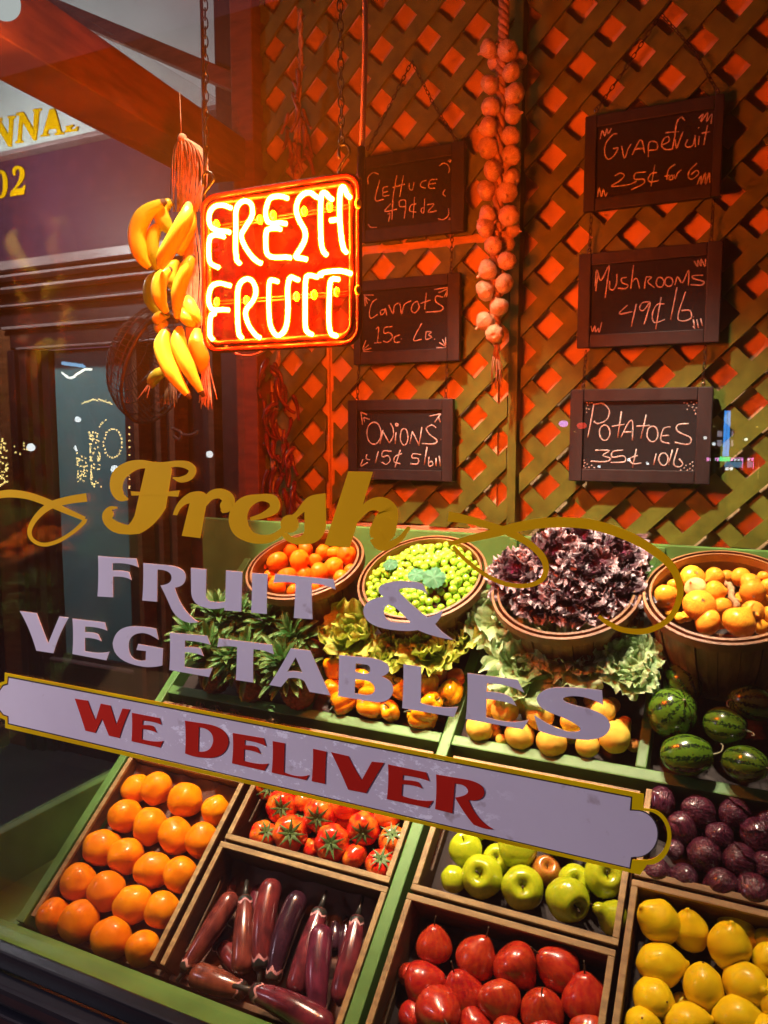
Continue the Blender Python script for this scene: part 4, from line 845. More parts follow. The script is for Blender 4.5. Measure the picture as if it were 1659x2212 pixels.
def crate(x0, x1, s0, s1, dep, label, paper=False, floor=None, slot=True, low=False, back=True):
    T = .0095; parts = []; floor = floor or dep
    def bx(name, a, b, c, d, e, f, mt=SHADEDW):
        q = MB(); q.sbox(a, b, c, d, e, f); o = q.build(name, mt, None, bevel=.0012); parts.append(o)
    bx('front_board', x0 + .0004, x1 - .0004, s0 + .0004, s0 + T - .0004, -dep, -.045 if low else -.0085)
    if back: bx('back_board', x0 + .0004, x1 - .0004, s1 - T + .0004, s1 - .0004, -dep, -.0085); bx('rim', x0, x1, s1 - T, s1, -.008, -.001, CRATE)
    if not low: bx('rim', x0, x1, s0, s0 + T, -.008, -.001, CRATE)
    for a in (x0, x1 - T): bx('rim', a, a + T, s0 + T + .0003, s1 - T - .0003, -.008, -.001, CRATE)
    for a in (x0, x1 - T):
        if slot:
            L0, L1 = s0 + T + .0003, s1 - T - .0003; mid = (L0 + L1) / 2; hl = min(.06, (L1 - L0) * .28); zc = -dep * .45; r = .010
            hole = [(mid + sg * hl + r * math.cos(R(a0 + 30 * k)), zc + r * math.sin(R(a0 + 30 * k))) for sg, a0 in ((1, -90), (-1, 90)) for k in range(7)]
            vs, fs = fill([[(L0, -dep), (L1, -dep), (L1, -.0085), (L0, -.0085)], hole], 0, T - .0008)
            q = MB(); q.add([SL(a + .0004 - v.y, v.x, v.z) for v in vs], fs); parts.append(q.build('side_board', SHADEDW))
        else: bx('side_board', a, a + T, s0 + T + .0003, s1 - T - .0003, -dep, -.0085)
    bx('bottom', x0 + T, x1 - T, s0 + T, s1 - T, -floor, -floor + .006, SHELFD)
    if paper:
        q = MB(); n = 26; vs = []; 
        for i in range(n + 1):
            for j in range(n + 1):
                x = x0 + T + .002 + (x1 - x0 - 2 * T - .004) * i / n; s = s0 + T + .002 + (s1 - s0 - 2 * T - .004) * j / n
                h = .016 * mnoise.noise(Vector((x * 24, s * 24, 3))) + .008 * mnoise.noise(Vector((x * 70, s * 70, 9))); up = max(0, (s - s1 + .07) / .07) * .03
                vs.append(SL(x, s, -floor + .014 + h + up))
        q.add(vs, [(i * (n + 1) + j, (i + 1) * (n + 1) + j, (i + 1) * (n + 1) + j + 1, i * (n + 1) + j + 1) for i in range(n) for j in range(n)])
        parts.append(q.build('paper_liner', PAPER, None, True))
    return thing('wooden_crate', SL((x0 + x1) / 2, (s0 + s1) / 2, -dep), label, 'crate', parts, 'wooden crates on the green stand')
crate(-1.134, -.852, .008, .345, .085, 'wooden crate holding the large oranges', True, .062, True, True)
crate(-1.134, -.852, .349, .472, .085, 'small wooden crate of shallots between oranges and pineapples', False, .07, False)
crate(-.840, -.510, .008, .226, .10, 'wooden crate holding the dark red eggplants', True, .085, True, True)
crate(-.836, -.512, .232, .472, .085, 'wooden crate holding the red tomatoes', False, .062)
crate(-.476, -.156, -.10, .226, .10, 'wooden crate holding the red pears', False, .075)
crate(-.474, -.154, .232, .472, .09, 'wooden crate holding the green apples', False, .07)
crate(-.148, .174, -.10, .330, .10, 'wooden crate holding the yellow lemons', False, .07)
crate(-.146, .174, .336, .488, .085, 'wooden crate holding the purple radicchio heads', False, .06, False, False, False)

# ------------------------------------------------------------------ produce
ORD = ['first', 'second', 'third', 'fourth', 'fifth', 'sixth', 'seventh', 'eighth', 'ninth', 'tenth']
def rows_place(rows, zn, n, protos, what, where, cat, name, group, rot, rscale=1.0, dn=None):
    """rows run from the front (nearest the window) to the back; items are (x, y, r) in the zoomed picture"""
    k = ZC[zn][2]; cnt = 0
    for ri, row in enumerate(rows):
        row = sorted(row, key=lambda a: a[0])
        for i, it in enumerate(row):
            x, y, r = it[:3]; opt = it[3] if len(it) > 3 else {}
            nn_ = opt.get('n', n) if isinstance(opt, dict) else n
            p = atS(*zz(zn, x, y), nn_); rw = r * k / F * depth(p) * rscale
            rn = 'front row' if ri == 0 else ('back row' if ri == len(rows) - 1 and ri > 0 else f'{ORD[ri]} row')
            if len(row) == 1: pos = 'alone'
            elif i == 0: pos = 'leftmost'
            elif i == len(row) - 1: pos = 'rightmost'
            else: pos = f'{ORD[i]} from left'
            lab = opt.get('label') or f"{opt.get('what', what)} in the {rn} of {where}, {pos}"
            pr = opt.get('proto') or protos[cnt % len(protos)]; cnt += 1
            o = dup(pr, p, rot(p, opt), rw, lab, cat, group); o.name = name
def rnd(p, opt): 
    if 'd' in opt: return aim(opt['d'], random.uniform(0, 6))
    return (random.uniform(0, 6), random.uniform(0, 6), random.uniform(0, 6))
CR = _r; CU = _u; CB = -_f        # picture right, up and towards-viewer, to aim stems the way the photo shows
def pd(x, y, z): return CR * x + CU * y + CB * z

og = [proto(revolve('orange', [(0, .93), (.10, .955), (.5, .84), (.93, .32), (.97, -.1), (.78, -.62), (.35, -.90), (0, -.94)], ORANGE, 30, noise=.08, freq=1.2, seed=s)) for s in range(4)]
for o in og[::2]: o.data.transform(Matrix.Diagonal((.97, .95, 1.10, 1)))
for o in og:
    b = MB()
    for k in range(5):
        a = k * 1.2566; b.tube([(0, 0, .93), (.05 * math.cos(a), .05 * math.sin(a), .955)], [.03, .012], 5)
    b.build('stem_button', STEM, o)
rows_place([[(410, 1380, 145), (615, 1420, 163), (855, 1545, 162), (1100, 1625, 140)], [(605, 1120, 152), (820, 1185, 156), (1020, 1295, 150), (1250, 1330, 145)], [(790, 850, 147), (975, 915, 146), (1175, 1025, 146), (1390, 1060, 140)],
 [(970, 610, 135), (1160, 685, 146), (1350, 760, 142), (1560, 795, 140)], [(1050, 400, 115, {'n': -.03}), (1210, 395, 132), (1430, 485, 142, {'d': pd(.8, -.25, .5)}), (1665, 565, 118)]],
 'r1', -.022, og, 'orange', 'the orange crate', 'orange', 'orange', 'oranges in the crate', rnd, .96)

tm = [proto(revolve('tomato', [(0, .62), (.12, .64), (.35, .74), (.75, .58), (1, .05), (.90, -.42), (.5, -.72), (0, -.76)], TOM, 36, 7, .10, .04, 1.5, None, .5, s)) for s in range(4)]
for o in tm:
    b = MB()
    for k in range(8):
        a = k * .785 + random.uniform(-.15, .15); L = random.uniform(.72, .98); c, s_ = math.cos(a), math.sin(a); pts = []
        for t, w_, z in ((.04, .07, .68), (.25, .11, .745), (.5, .075, .76 + random.uniform(0, .12)), (1, .008, .62 + random.uniform(.0, .22))):
            pts += [Vector((c * t * L - s_ * w_, s_ * t * L + c * w_, z + .012)), Vector((c * t * L, s_ * t * L, z + .035)), Vector((c * t * L + s_ * w_, s_ * t * L - c * w_, z + .012))]
        b.add(pts, [(i * 3 + j, i * 3 + j + 1, i * 3 + j + 4, i * 3 + j + 3) for i in range(3) for j in range(2)])
    b.tube([(0, 0, .66), (.02, .01, .80), (.06, .02, .90)], [.06, .045, .05], 7); b.build('calyx', CALYX, o, True)
TOMO = mat('orange_tomato_skin', (.84, .20, .015), .2, (.76, .08, .012), 1.5, coat=.6)
tmo = revolve('tomato', [(0, .62), (.12, .64), (.35, .74), (.75, .58), (1, .05), (.90, -.42), (.5, -.72), (0, -.76)], TOMO, 36, 7, .10, .04, 1.5, None, .5, 9); proto(tmo); c_ = tm[1].children[0].copy(); C.objects.link(c_); c_.parent = tmo
def trot(p, opt): return aim(opt.get('d', pd(random.uniform(-.2, .2), .25 + random.uniform(-.1, .15), .9)), random.uniform(0, 6))
rows_place([[(660, 1045, 82, {'d': pd(.35, .5, .6)}), (820, 1040, 105), (945, 1130, 62, {'n': -.045, 'd': pd(-1, .2, 0)}), (1070, 1095, 108), (1205, 1175, 82, {'n': -.035, 'd': pd(.6, -.6, .1)}), (1362, 1225, 92, {'d': pd(.05, .75, .6)})],
 [(770, 878, 95), (890, 985, 78, {'n': -.045, 'd': pd(0, 1, 0)}), (1000, 930, 102, {'d': pd(-.15, .1, .95)}), (1155, 970, 80, {'n': -.05, 'd': pd(0, 1, -.3)}), (1262, 1010, 100, {'d': pd(-.05, .05, 1)}), (1440, 1080, 90, {'d': pd(-.1, .7, .5), 'proto': tmo})],
 [(910, 850, 72, {'n': -.03, 'd': pd(0, 1, -.5), 'proto': tmo}), (1150, 870, 90, {'d': pd(0, 1, .2)}), (1400, 930, 78, {'d': pd(0, 1, 0), 'proto': tmo}), (1290, 810, 90)], [(700, 760, 85), (880, 740, 90), (1080, 740, 90), (1480, 860, 80)]],
 'r2', -.020, tm, 'tomato', 'the tomato crate', 'tomato', 'tomato', 'tomatoes in the crate', trot)

# eggplants: each one its own body, pale collar and dark cap with stem
def eggplant(A, B, w, n, stem, label, dark=False, bow=0, butt=0):
    a = atS(*zz('r2', *A), n); b = atS(*zz('r2', *B), n + butt); rad = w * .36 / F * depth(a) / 2 * 1.07
    d = (b - a); L = d.length; side = d.cross(EN).normalized(); N_ = 22
    P = [a + d * (i / N_) + EN * (math.sin(math.pi * i / N_) * rad * .25) + side * (bow * L * math.sin(math.pi * i / N_)) for i in range(N_ + 1)]
    rs = [rad * max(.02, min(1, (1 - (1 - min(1, t / .17)) ** 2) ** .5) * (1 - .42 * max(0, (t - .40) / .60) ** 1.7)) for t in [i / N_ for i in range(N_ + 1)]]
    q = MB(); q.tube(P, rs, 18); body = q.build('eggplant', EGGD if dark else EGG, None, True); tag(body, label, 'eggplant', 'eggplants in the crate')
    T = (P[-1] - P[-3]).normalized(); S1 = T.orthogonal().normalized(); S2 = T.cross(S1)
    for name, mt, k0, jag, rr in (('pale_collar', EGGP, -.075, .06, 1.03), ('cap', EGGC, -.045, .05, 1.08)):
        q = MB(); vs = []; m_ = 20
        for j in range(m_):
            an = 2 * math.pi * j / m_; dr = S1 * math.cos(an) + S2 * math.sin(an); J = jag * (1 if j % 4 == 0 else (.45 if j % 2 else .0)) * random.uniform(.7, 1.2)
            def br(h):      # the body's own radius at h lengths past its end
                t = max(0, min(1, 1 + h)) * N_; i0 = min(N_ - 1, int(t)); return rs[i0] + (rs[i0 + 1] - rs[i0]) * (t - i0)
            for h, r_ in ((k0 - J, rr + .01), (k0 + .02, rr + .02), (.012, rr * .80), (.03, .30)):
                t = max(0, min(1, 1 + h)) * N_; i0 = min(N_ - 1, int(t)); c0 = P[i0].lerp(P[i0 + 1], t - i0) if h < 0 else P[-1] + T * (h * L); vs.append(c0 + dr * (br(h) * r_))
        q.add(vs, [(j * 4 + i, j * 4 + i + 1, ((j + 1) % m_) * 4 + i + 1, ((j + 1) % m_) * 4 + i) for j in range(m_) for i in range(3)])
        if name == 'cap':
            e = P[-1] + T * stem * .36 / F * depth(b); q.tube([P[-1] + T * .01 * L, P[-1].lerp(e, .5) + S1 * .001, e + S1 * .003], [rs[-1] * .55, rs[-1] * .34, rs[-1] * .30], 9)
        o = q.build(name, mt, body, True)
    return body
eggplant((565, 1235), (420, 1500), 78, -.075, 40, 'pinkish eggplant end showing at the back left corner of its crate')
eggplant((470, 1600), (370, 1760), 92, -.075, 40, 'short eggplant lying half hidden under the left ones')
eggplant((650, 1330), (610, 1700), 95, -.07, 60, 'eggplant half hidden behind the second and third ones from left', False, .03)
eggplant((1085, 1750), (1100, 1560), 78, -.07, 130, 'dark stemmed eggplant standing behind the rightmost pair', True)
eggplant((1140, 1900), (1165, 1545), 82, -.072, 130, 'violet dark eggplant with upright stem behind the right ones', True)
eggplant((1300, 1750), (1318, 1560), 70, -.07, 50, 'dark eggplant tip against the right side of the crate', True)
eggplant((620, 1650), (612, 1415), 62, -.075, 70, 'eggplant with a pink collar showing behind the second from left')
eggplant((820, 1300), (800, 1480), 88, -.078, 40, 'eggplant butt showing at the back, right of the third one')
eggplant((930, 1290), (960, 1520), 92, -.078, 40, 'eggplant at the back of the crate behind the blackish one')
eggplant((1180, 1330), (1060, 1500), 84, -.08, 40, 'eggplant at the back of the crate behind the upright stems')
eggplant((400, 1700), (640, 1990), 110, -.07, 40, 'eggplant lying low between the left ones and the front ones')
eggplant((490, 1390), (185, 1860), 118, -.035, 70, 'leftmost long eggplant, stem end down, against the crate side', False, -.03)
eggplant((530, 1900), (550, 1425), 132, -.036, 110, 'reddish eggplant standing stem up, second from left', False, .02)
eggplant((720, 1310), (640, 1850), 132, -.032, 90, 'eggplant with its butt up and stem down, third from left', False, .02)
eggplant((890, 1385), (715, 1925), 130, -.034, 80, 'glossy blackish eggplant, butt up, in the middle of the crate', True, .03)
eggplant((845, 2030), (1000, 1500), 146, -.030, 120, 'plump eggplant leaning right, stem up, right of the blackish one', False, .02)
eggplant((1015, 1585), (985, 2160), 140, -.024, 40, 'plump eggplant with rounded butt up, nearly upright, second from right', False, .02)
eggplant((1110, 2080), (1225, 1545), 136, -.030, 130, 'rightmost large eggplant with a long stem and pink collar', False, .02)
eggplant((235, 1880), (545, 1985), 145, -.040, 60, 'eggplant lying crosswise at the front left', False, .02)
eggplant((1080, 2235), (600, 1985), 165, -.012, 150, 'eggplant lying crosswise at the very front with dark curved stem', False, .02, .004)

def pearm(s): return revolve('pear', [(0, 1.02), (.18, 1.00), (.36, .88), (.60, .62), (.86, .28), (1.0, -.12), (.97, -.46), (.66, -.80), (.25, -.90), (0, -.86)], PEAR, 28, noise=.025, freq=1.4, seed=s)
pr = [proto(pearm(s)) for s in range(4)]
for o in pr: b = MB(); b.tube(catmull([(0, 0, .97), (.02, 0, 1.24), (.07, .02, 1.52)], 4), [.035] * 5 + [.03] * 3 + [.04], 7); b.build('stem', STEM, o, True)
rows_place([[(190, 1780, 88, {'d': pd(.1, .1, 1)}), (350, 1750, 135, {'d': pd(.15, .3, .9), 'n': -.005}), (570, 1830, 105), (800, 1900, 110), (1020, 1930, 110), (1300, 1910, 120)], [(160, 1510, 62, {'n': -.045}), (262, 1560, 122, {'d': pd(.9, .35, .2)}), (495, 1615, 128, {'d': pd(-.35, .9, .1)}), (740, 1690, 130, {'d': pd(.25, -.6, .6)}), (1005, 1725, 128, {'d': pd(-.1, .9, .4)}), (1280, 1650, 138, {'d': pd(-.05, 1, .05)})],
 [(320, 1310, 106, {'d': pd(0, 1, .05)}), (595, 1390, 122, {'d': pd(.38, .95, .1)}), (845, 1460, 132, {'d': pd(.6, -.7, .3)}), (1095, 1455, 128, {'d': pd(-.8, .6, .05)})]],
 'r3', -.030, pr, 'red pear', 'the pear crate', 'pear', 'pear', 'red pears in the crate', rnd, 1.10)

def applem(m_, s): return revolve('apple', [(0, .50), (.10, .56), (.30, .80), (.62, .82), (.98, .25), (.93, -.30), (.66, -.78), (.35, -.90), (.12, -.78), (0, -.72)], m_, 30, 5, .035, .04, 1.2, None, 1, s)
ap = [proto(applem(APPLE, s)) for s in range(3)]; apr = proto(applem(APPLER, 8))
for o in ap + [apr]: b = MB(); b.tube(catmull([(0, 0, .50), (.03, 0, .78), (.11, .03, 1.0)], 4), [.04] * 8 + [.055], 7); b.build('stem', STEM, o, True)
gp = proto(revolve('pear', [(0, 1.22), (.14, 1.18), (.34, .98), (.46, .62), (.70, .28), (.97, -.12), (.96, -.45), (.66, -.80), (.25, -.90), (0, -.86)], APPLE, 26)); b = MB(); b.tube([(0, 0, 1.15), (.03, 0, 1.45)], .035, 6); b.build('stem', STEM, gp, True)
rows_place([[(440, 900, 82, {'d': pd(.2, .6, -.6)}), (625, 885, 133, {'d': pd(-.30, .5, .75)}), (880, 955, 134, {'d': pd(-.12, .5, .8)}), (1165, 1030, 138, {'d': pd(.35, .0, .9), 'n': -.012}), (1430, 1130, 108, {'d': pd(-.8, .55, .2), 'proto': gp, 'what': 'small green pear'})],
 [(520, 715, 108, {'d': pd(-.2, .9, .2)}), (720, 775, 92, {'n': -.04, 'd': pd(-.2, .5, .7)}), (850, 700, 128, {'d': pd(0, .9, .2)}), (1030, 850, 98, {'n': -.045, 'proto': apr, 'what': 'blushed red green apple', 'd': pd(0, .6, .5)}), (1210, 915, 105, {'n': -.035, 'd': pd(-.1, .5, .8)}), (1400, 885, 130, {'d': pd(0, .55, .8)})], [(600, 540, 110), (850, 560, 110), (1100, 640, 110), (1350, 680, 110)]],
 'r3', -.026, ap, 'green apple', 'the apple crate', 'apple', 'apple', 'green apples in the crate', rnd)

lm = [proto(revolve('lemon', [(0, 1.32), (.10, 1.30), (.20, 1.16), (.52, .96), (.93, .40), (.98, -.1), (.80, -.66), (.42, -1.02), (.18, -1.14), (0, -1.18)], LEMON, 28, noise=.06, freq=1.5, seed=s)) for s in range(4)]
for o in lm: b = MB(); b.ball((0, 0, -1.17), .06, 8, 5); b.build('stem_button', STEM, o)
lime = proto(revolve('lemon', [(0, 1.2), (.15, 1.15), (.6, .9), (.97, .2), (.9, -.5), (.4, -1), (0, -1.1)], LIME, 24))
rows_place([[(1120, 1640, 85), (1310, 1625, 92, {'d': pd(.8, .3, .2)}), (1530, 1600, 95, {'d': pd(1, .1, .2)}), (1660, 1680, 90)], [(1162, 1512, 88, {'d': pd(-.3, -.4, -.9)}), (1285, 1540, 50, {'n': -.055, 'd': pd(1, 0, 0)}), (1380, 1465, 88, {'d': pd(-.05, -1, .15)}), (1562, 1452, 95, {'d': pd(.3, .3, .9)}), (1690, 1520, 85)],
 [(1195, 1365, 92, {'d': pd(.95, .1, .1)}), (1492, 1285, 92, {'d': pd(.05, 1, .1), 'n': -.02}), (1655, 1340, 62, {'d': pd(-.6, -.8, .2)})], [(1188, 1180, 90, {'d': pd(-.75, .65, .1), 'n': -.018}), (1322, 1220, 80, {'d': pd(-.15, 1, .1), 'n': -.035}), (1520, 1200, 78, {'n': -.055, 'proto': lime, 'what': 'greenish lemon'}), (1570, 1270, 60, {'n': -.055}), (1650, 1270, 60, {'n': -.05, 'proto': lime, 'what': 'greenish lemon'})]],
 'f6', -.026, lm, 'lemon', 'the lemon crate', 'lemon', 'lemon', 'lemons in the crate', rnd, .97)

rd = [proto(revolve('radicchio', [(0, 1.15), (.30, 1.08), (.72, .72), (.98, .2), (.96, -.3), (.7, -.8), (.3, -1.0), (0, -1.02)], PURP, 40, 0, 0, .09, 1.8, None, .7, s)) for s in range(5)]
for k, o in enumerate(rd):
    b = MB(); vs = []
    for i in range(13):
        for j in range(13):
            th = .15 + 2.1 * i / 12; ph = -.95 + 1.9 * j / 12; rr = 1.07 + .05 * mnoise.noise(Vector((th * 4, ph * 4, k))) + .07 * (i / 12) ** 3 + .05 * (abs(j - 6) / 6) ** 4
            wv = min(1, (1 - abs(i / 6 - 1) ** 2.5) + .15); ph *= wv; vs.append(Vector((math.sin(th) * math.cos(ph) * rr, math.sin(th) * math.sin(ph) * rr, math.cos(th) * rr * 1.02)))
    b.add(vs, [(i * 13 + j, (i + 1) * 13 + j, (i + 1) * 13 + j + 1, i * 13 + j + 1) for i in range(12) for j in range(12)]); b.build('outer_leaf', PURP, o, True)
rows_place([[(620, 1800, 108), (850, 1835, 100), (1160, 1905, 122), (1440, 1950, 130)], [(770, 1600, 70), (1020, 1650, 125), (1325, 1700, 120), (1545, 1730, 100)], [(830, 1420, 112, {'d': pd(.3, -.9, .4)}), (990, 1470, 65, {'n': -.05}), (1150, 1490, 102), (1470, 1480, 122)],
 [(600, 1260, 82, {'n': -.04}), (660, 1190, 100), (970, 1280, 122, {'d': pd(-.9, .4, .3)}), (1280, 1300, 112), (1570, 1370, 85)]],
 'r4', -.016, rd, 'purple radicchio head', 'the radicchio crate', 'radicchio', 'radicchio', 'radicchio heads in the crate', rnd, 1.12)

wm = [proto(revolve('watermelon', [(0, 1.02), (.18, 1.03), (.6, .88), (.95, .35), (.98, -.2), (.7, -.75), (.25, -1.0), (0, -1.0)], MELON, 36, noise=.03, freq=1.2, seed=s)) for s in range(2)]
b = MB(); b.tube(catmull([(0, 0, 1.0), (.02, .02, 1.18), (.14, .04, 1.36), (.38, .1, 1.45), (.5, .12, 1.38)], 5), [.055] * 5 + [.035] * 16, 7); b.build('stem', MSTEM, wm[0], True)
b = MB(); b.tube(catmull([(0, 0, 1.0), (0, .05, 1.12), (.05, .16, 1.2)], 5), .05, 7); b.build('stem', MSTEM, wm[1], True)
for x, y, r, sx, d, n, pi, lab in ((740, 1840, 170, 1.22, pd(.97, .1, .25), .03, 0, 'watermelon lying on its side at the front left of the watermelon bay'), (1235, 1915, 150, 1.3, pd(.5, .1, .85), .03, 0, 'watermelon with curled stem at the front right of the watermelon bay'),
  (615, 1485, 205, 1.0, pd(.25, .65, .72), .035, 1, 'large round watermelon with its stem up, against the green divider'), (1065, 1595, 160, 1.08, pd(.75, -.05, .65), .025, 0, 'watermelon with stem to the right, in the middle of the bay'),
  (705, 1235, 150, 1.1, pd(.3, -.6, .7), .03, 1, 'watermelon at the back left, half hidden by the large one'), (1300, 1405, 150, 1.35, pd(-.95, .2, .3), .03, 0, 'long watermelon lying at the back right under the onion basket')):
    p = atS(*zz('r8', x, y), n); rw = r * .255 / F * depth(p); dup(wm[pi], p, aim(d, random.uniform(0, 6)), (rw, rw, rw * sx), lab, 'watermelon', 'watermelons in the right bay').name = 'watermelon'

pp = [proto(revolve('bell_pepper', [(0, .62), (.14, .66), (.34, .86), (.70, .84), (.95, .40), (.90, -.2), (.76, -.70), (.55, -.98), (.25, -1.02), (0, -.90)], PEPPER, 40, 4, .20, .07, 1.6, None, .7, s)) for s in range(4)]; ppo = proto(revolve('bell_pepper', [(0, .62), (.14, .66), (.34, .86), (.70, .84), (.95, .40), (.90, -.2), (.76, -.70), (.55, -.98), (.25, -1.02), (0, -.90)], PEPPERO, 36, 4, .2, .07, 1.6, None, .7, 4))
for o in pp + [ppo]: b = MB(); b.tube(catmull([(0, 0, .58), (0, 0, .80), (.06, .03, 1.05), (.22, .08, 1.25)], 5), [.17, .13, .10, .085, .08] + [.075] * 9 + [.085, .09], 9); b.build('stem', PSTEM, o, True)
rows_place([[(185, 1620, 112, {'d': pd(-.7, -.3, .2)}), (440, 1650, 125, {'d': pd(.9, .05, .3)}), (610, 1705, 92, {'d': pd(-.2, .5, .4), 'n': .005}), (895, 1735, 132, {'d': pd(-.9, .3, .1)})], [(95, 1490, 90, {'d': pd(0, .2, -1)}), (440, 1500, 110, {'n': .03}), (690, 1500, 92, {'d': pd(-.5, .75, .3), 'n': .03}), (975, 1630, 100, {'d': pd(.65, .5, .5), 'n': .03}), (1150, 1530, 112, {'d': pd(-.5, -.6, .6), 'n': .02})],
 [(105, 1300, 102, {'d': pd(-.1, 1, .1), 'n': .03}), (350, 1420, 95, {'n': .04}), (580, 1420, 90, {'n': .03}), (960, 1460, 98, {'d': pd(-.2, .9, .2), 'n': .03}), (1050, 1380, 75, {'proto': ppo, 'what': 'orange bell pepper', 'n': .02}), (1200, 1395, 78, {'proto': ppo, 'what': 'orange bell pepper', 'n': .02})]],
 'r6', .006, pp, 'yellow bell pepper', 'the pepper bay', 'bell pepper', 'bell_pepper', 'yellow peppers behind the green board', rnd)

pe = [proto(revolve('peach', [(0, .86), (.10, .89), (.5, .84), (.93, .34), (.98, -.05), (.80, -.58), (.40, -.88), (.12, -.95), (0, -.98)], PEACH, 30, 1, .05, .03, 1.3, None, .35, s)) for s in range(4)]; per = proto(revolve('peach', [(0, .86), (.1, .89), (.5, .84), (.93, .34), (.98, -.05), (.8, -.58), (.4, -.88), (.12, -.95), (0, -.98)], PEACHR, 28, 1, .05, .03, 1.3, None, .35, 7))
rows_place([[(30, 1850, 128), (150, 1880, 80, {'n': -.015}), (225, 1960, 55, {'n': -.01}), (392, 1915, 140), (680, 1975, 143), (860, 1925, 70, {'n': -.012}), (1000, 2010, 112), (1245, 1935, 150, {'n': .012}), (1420, 2010, 65, {'n': -.012, 'proto': per, 'what': 'reddish peach'})], [(110, 1655, 100, {'n': .02}), (262, 1690, 130, {'n': .028}), (570, 1735, 140, {'n': .026}), (870, 1790, 118, {'n': .02}), (1140, 1700, 122, {'n': .026}), (1300, 1850, 95, {'n': .008})],
 [(140, 1500, 90, {'n': .03}), (420, 1640, 90, {'n': .02}), (480, 1720, 80, {'n': .006, 'proto': per, 'what': 'reddish peach'}), (750, 1640, 105, {'n': .022}), (840, 1630, 70, {'n': .015}), (1040, 1610, 75, {'n': .015, 'proto': per, 'what': 'reddish peach'}), (1220, 1650, 78, {'n': .012, 'proto': per, 'what': 'reddish peach'}), (1340, 1800, 60, {'n': .0, 'proto': per, 'what': 'reddish peach'})]],
 'r7', .006, pe, 'yellow peach', 'the peach bay', 'peach', 'peach', 'peaches behind the green board', rnd, .97)

# leafy heads
def leaf(b, o, fwd, up, L, W, curl, ruf, fr, ph, nu=10, nv=8, cup=.25, wide=.62, tip=.35):
    fwd = fwd.normalized(); up = (up - fwd * up.dot(fwd)).normalized(); side = fwd.cross(up); c = Vector(o); vs = []; ts = []
    for i in range(nu + 1):
        t = i / nu; a = curl * t; dirv = fwd * math.cos(a) + up * math.sin(a); nv_ = up * math.cos(a) - fwd * math.sin(a)
        if i: c = c + dirv * (L / nu)
        hw = W * (math.sin(math.pi * min(1, t * wide + .06)) ** .8 if t < 1 else 1) * (1 if t < .8 else 1 - tip * ((t - .8) / .2) ** 2)
        for j in range(-nv, nv + 1):
            s = j / nv; e = max(abs(s), t) ** 2; r_ = ruf * e * math.sin(fr * (s * 1.3 + t * .9 * (1 if s >= 0 else -1)) + ph) + ruf * .6 * e * math.sin(fr * 2.3 * s + ph * 2 + t * 7)
            vs.append(c + side * (hw * s * (1 - .15 * e)) + nv_ * (cup * W * s * s + r_) + dirv * (ruf * .5 * e * math.cos(fr * 1.7 * s + ph))); ts.append(min(1, max(t * .95, abs(s) * (.35 + .65 * t))))
    m_ = 2 * nv + 1; b.add(vs, [(i * m_ + j, i * m_ + j + 1, (i + 1) * m_ + j + 1, (i + 1) * m_ + j) for i in range(nu) for j in range(m_ - 1)], ts)
def head(name, m_, rings, seed, ruf, fr, part='leaves', cup=.25):
    rs = random.Random(seed); b = MB()
    for ri, (cnt, L, W, elev, curl, r0) in enumerate(rings):
        t0 = len(b.t)
        for k in range(cnt):
            a = 2 * math.pi * (k + rs.random() * .6) / cnt + cnt; el = elev + rs.uniform(-.15, .15); out = Vector((math.cos(a), math.sin(a), 0)); f = out * math.cos(el) + Vector((0, 0, 1)) * math.sin(el)
            leaf(b, out * r0, f, Vector((0, 0, 1)) * math.cos(el) - out * math.sin(el), L * rs.uniform(.85, 1.15), W * rs.uniform(.85, 1.15), curl + rs.uniform(-.3, .3), ruf * L, fr, rs.uniform(0, 6), cup=cup)
        if m_ is KALE:
            f_ = (.42, .74, 1, 1)[ri]; b.t[t0:] = [v * f_ for v in b.t[t0:]]
    return b.build(name, m_, None, True, attr=True)
kl = [proto(head('ornamental_kale', KALE, [(5, .36, .24, 1.2, .6, .03), (6, .62, .40, .95, .1, .06), (8, .92, .50, .60, -.35, .08), (9, 1.15, .56, .22, -.4, .1)], s, .12, 7)) for s in range(3)]
lt = [proto(head('lettuce', LETT, [(4, .65, .50, 1.25, .5, .02), (5, 1.0, .78, .95, .15, .06), (6, 1.25, .88, .5, .1, .1)], 20 + s, .11, 4.5, cup=.12)) for s in range(3)]
cb = [proto(head('leafy_head', CABB, [(4, .55, .42, 1.2, .3, .03), (5, .95, .68, .85, -.1, .06), (6, 1.25, .80, .45, -.1, .1)], 40 + s, .12, 5, cup=.1)) for s in range(3)]
for i, (x, y, r, n, lab) in enumerate(((310, 1050, 190, .045, 'yellow green lettuce head left of the pepper bay, under the ampersand'), (620, 1210, 135, .045, 'small lettuce head behind the middle of the peppers'), (960, 1170, 170, .05, 'lettuce head with curled edges behind the peppers, near the divider'), (1210, 1060, 150, .05, 'lettuce head at the right back of the pepper bay'))):
    p = atS(*zz('r6', x, y), n + .01); dup(lt[i % 3], p, aim(EN + pd(0, .2, .5) + Vector((random.uniform(-.3, .3), 0, 0)), random.uniform(0, 6)), r * .24 / F * depth(p) * 1.30, lab, 'lettuce', 'lettuce heads above the peppers').name = 'lettuce'
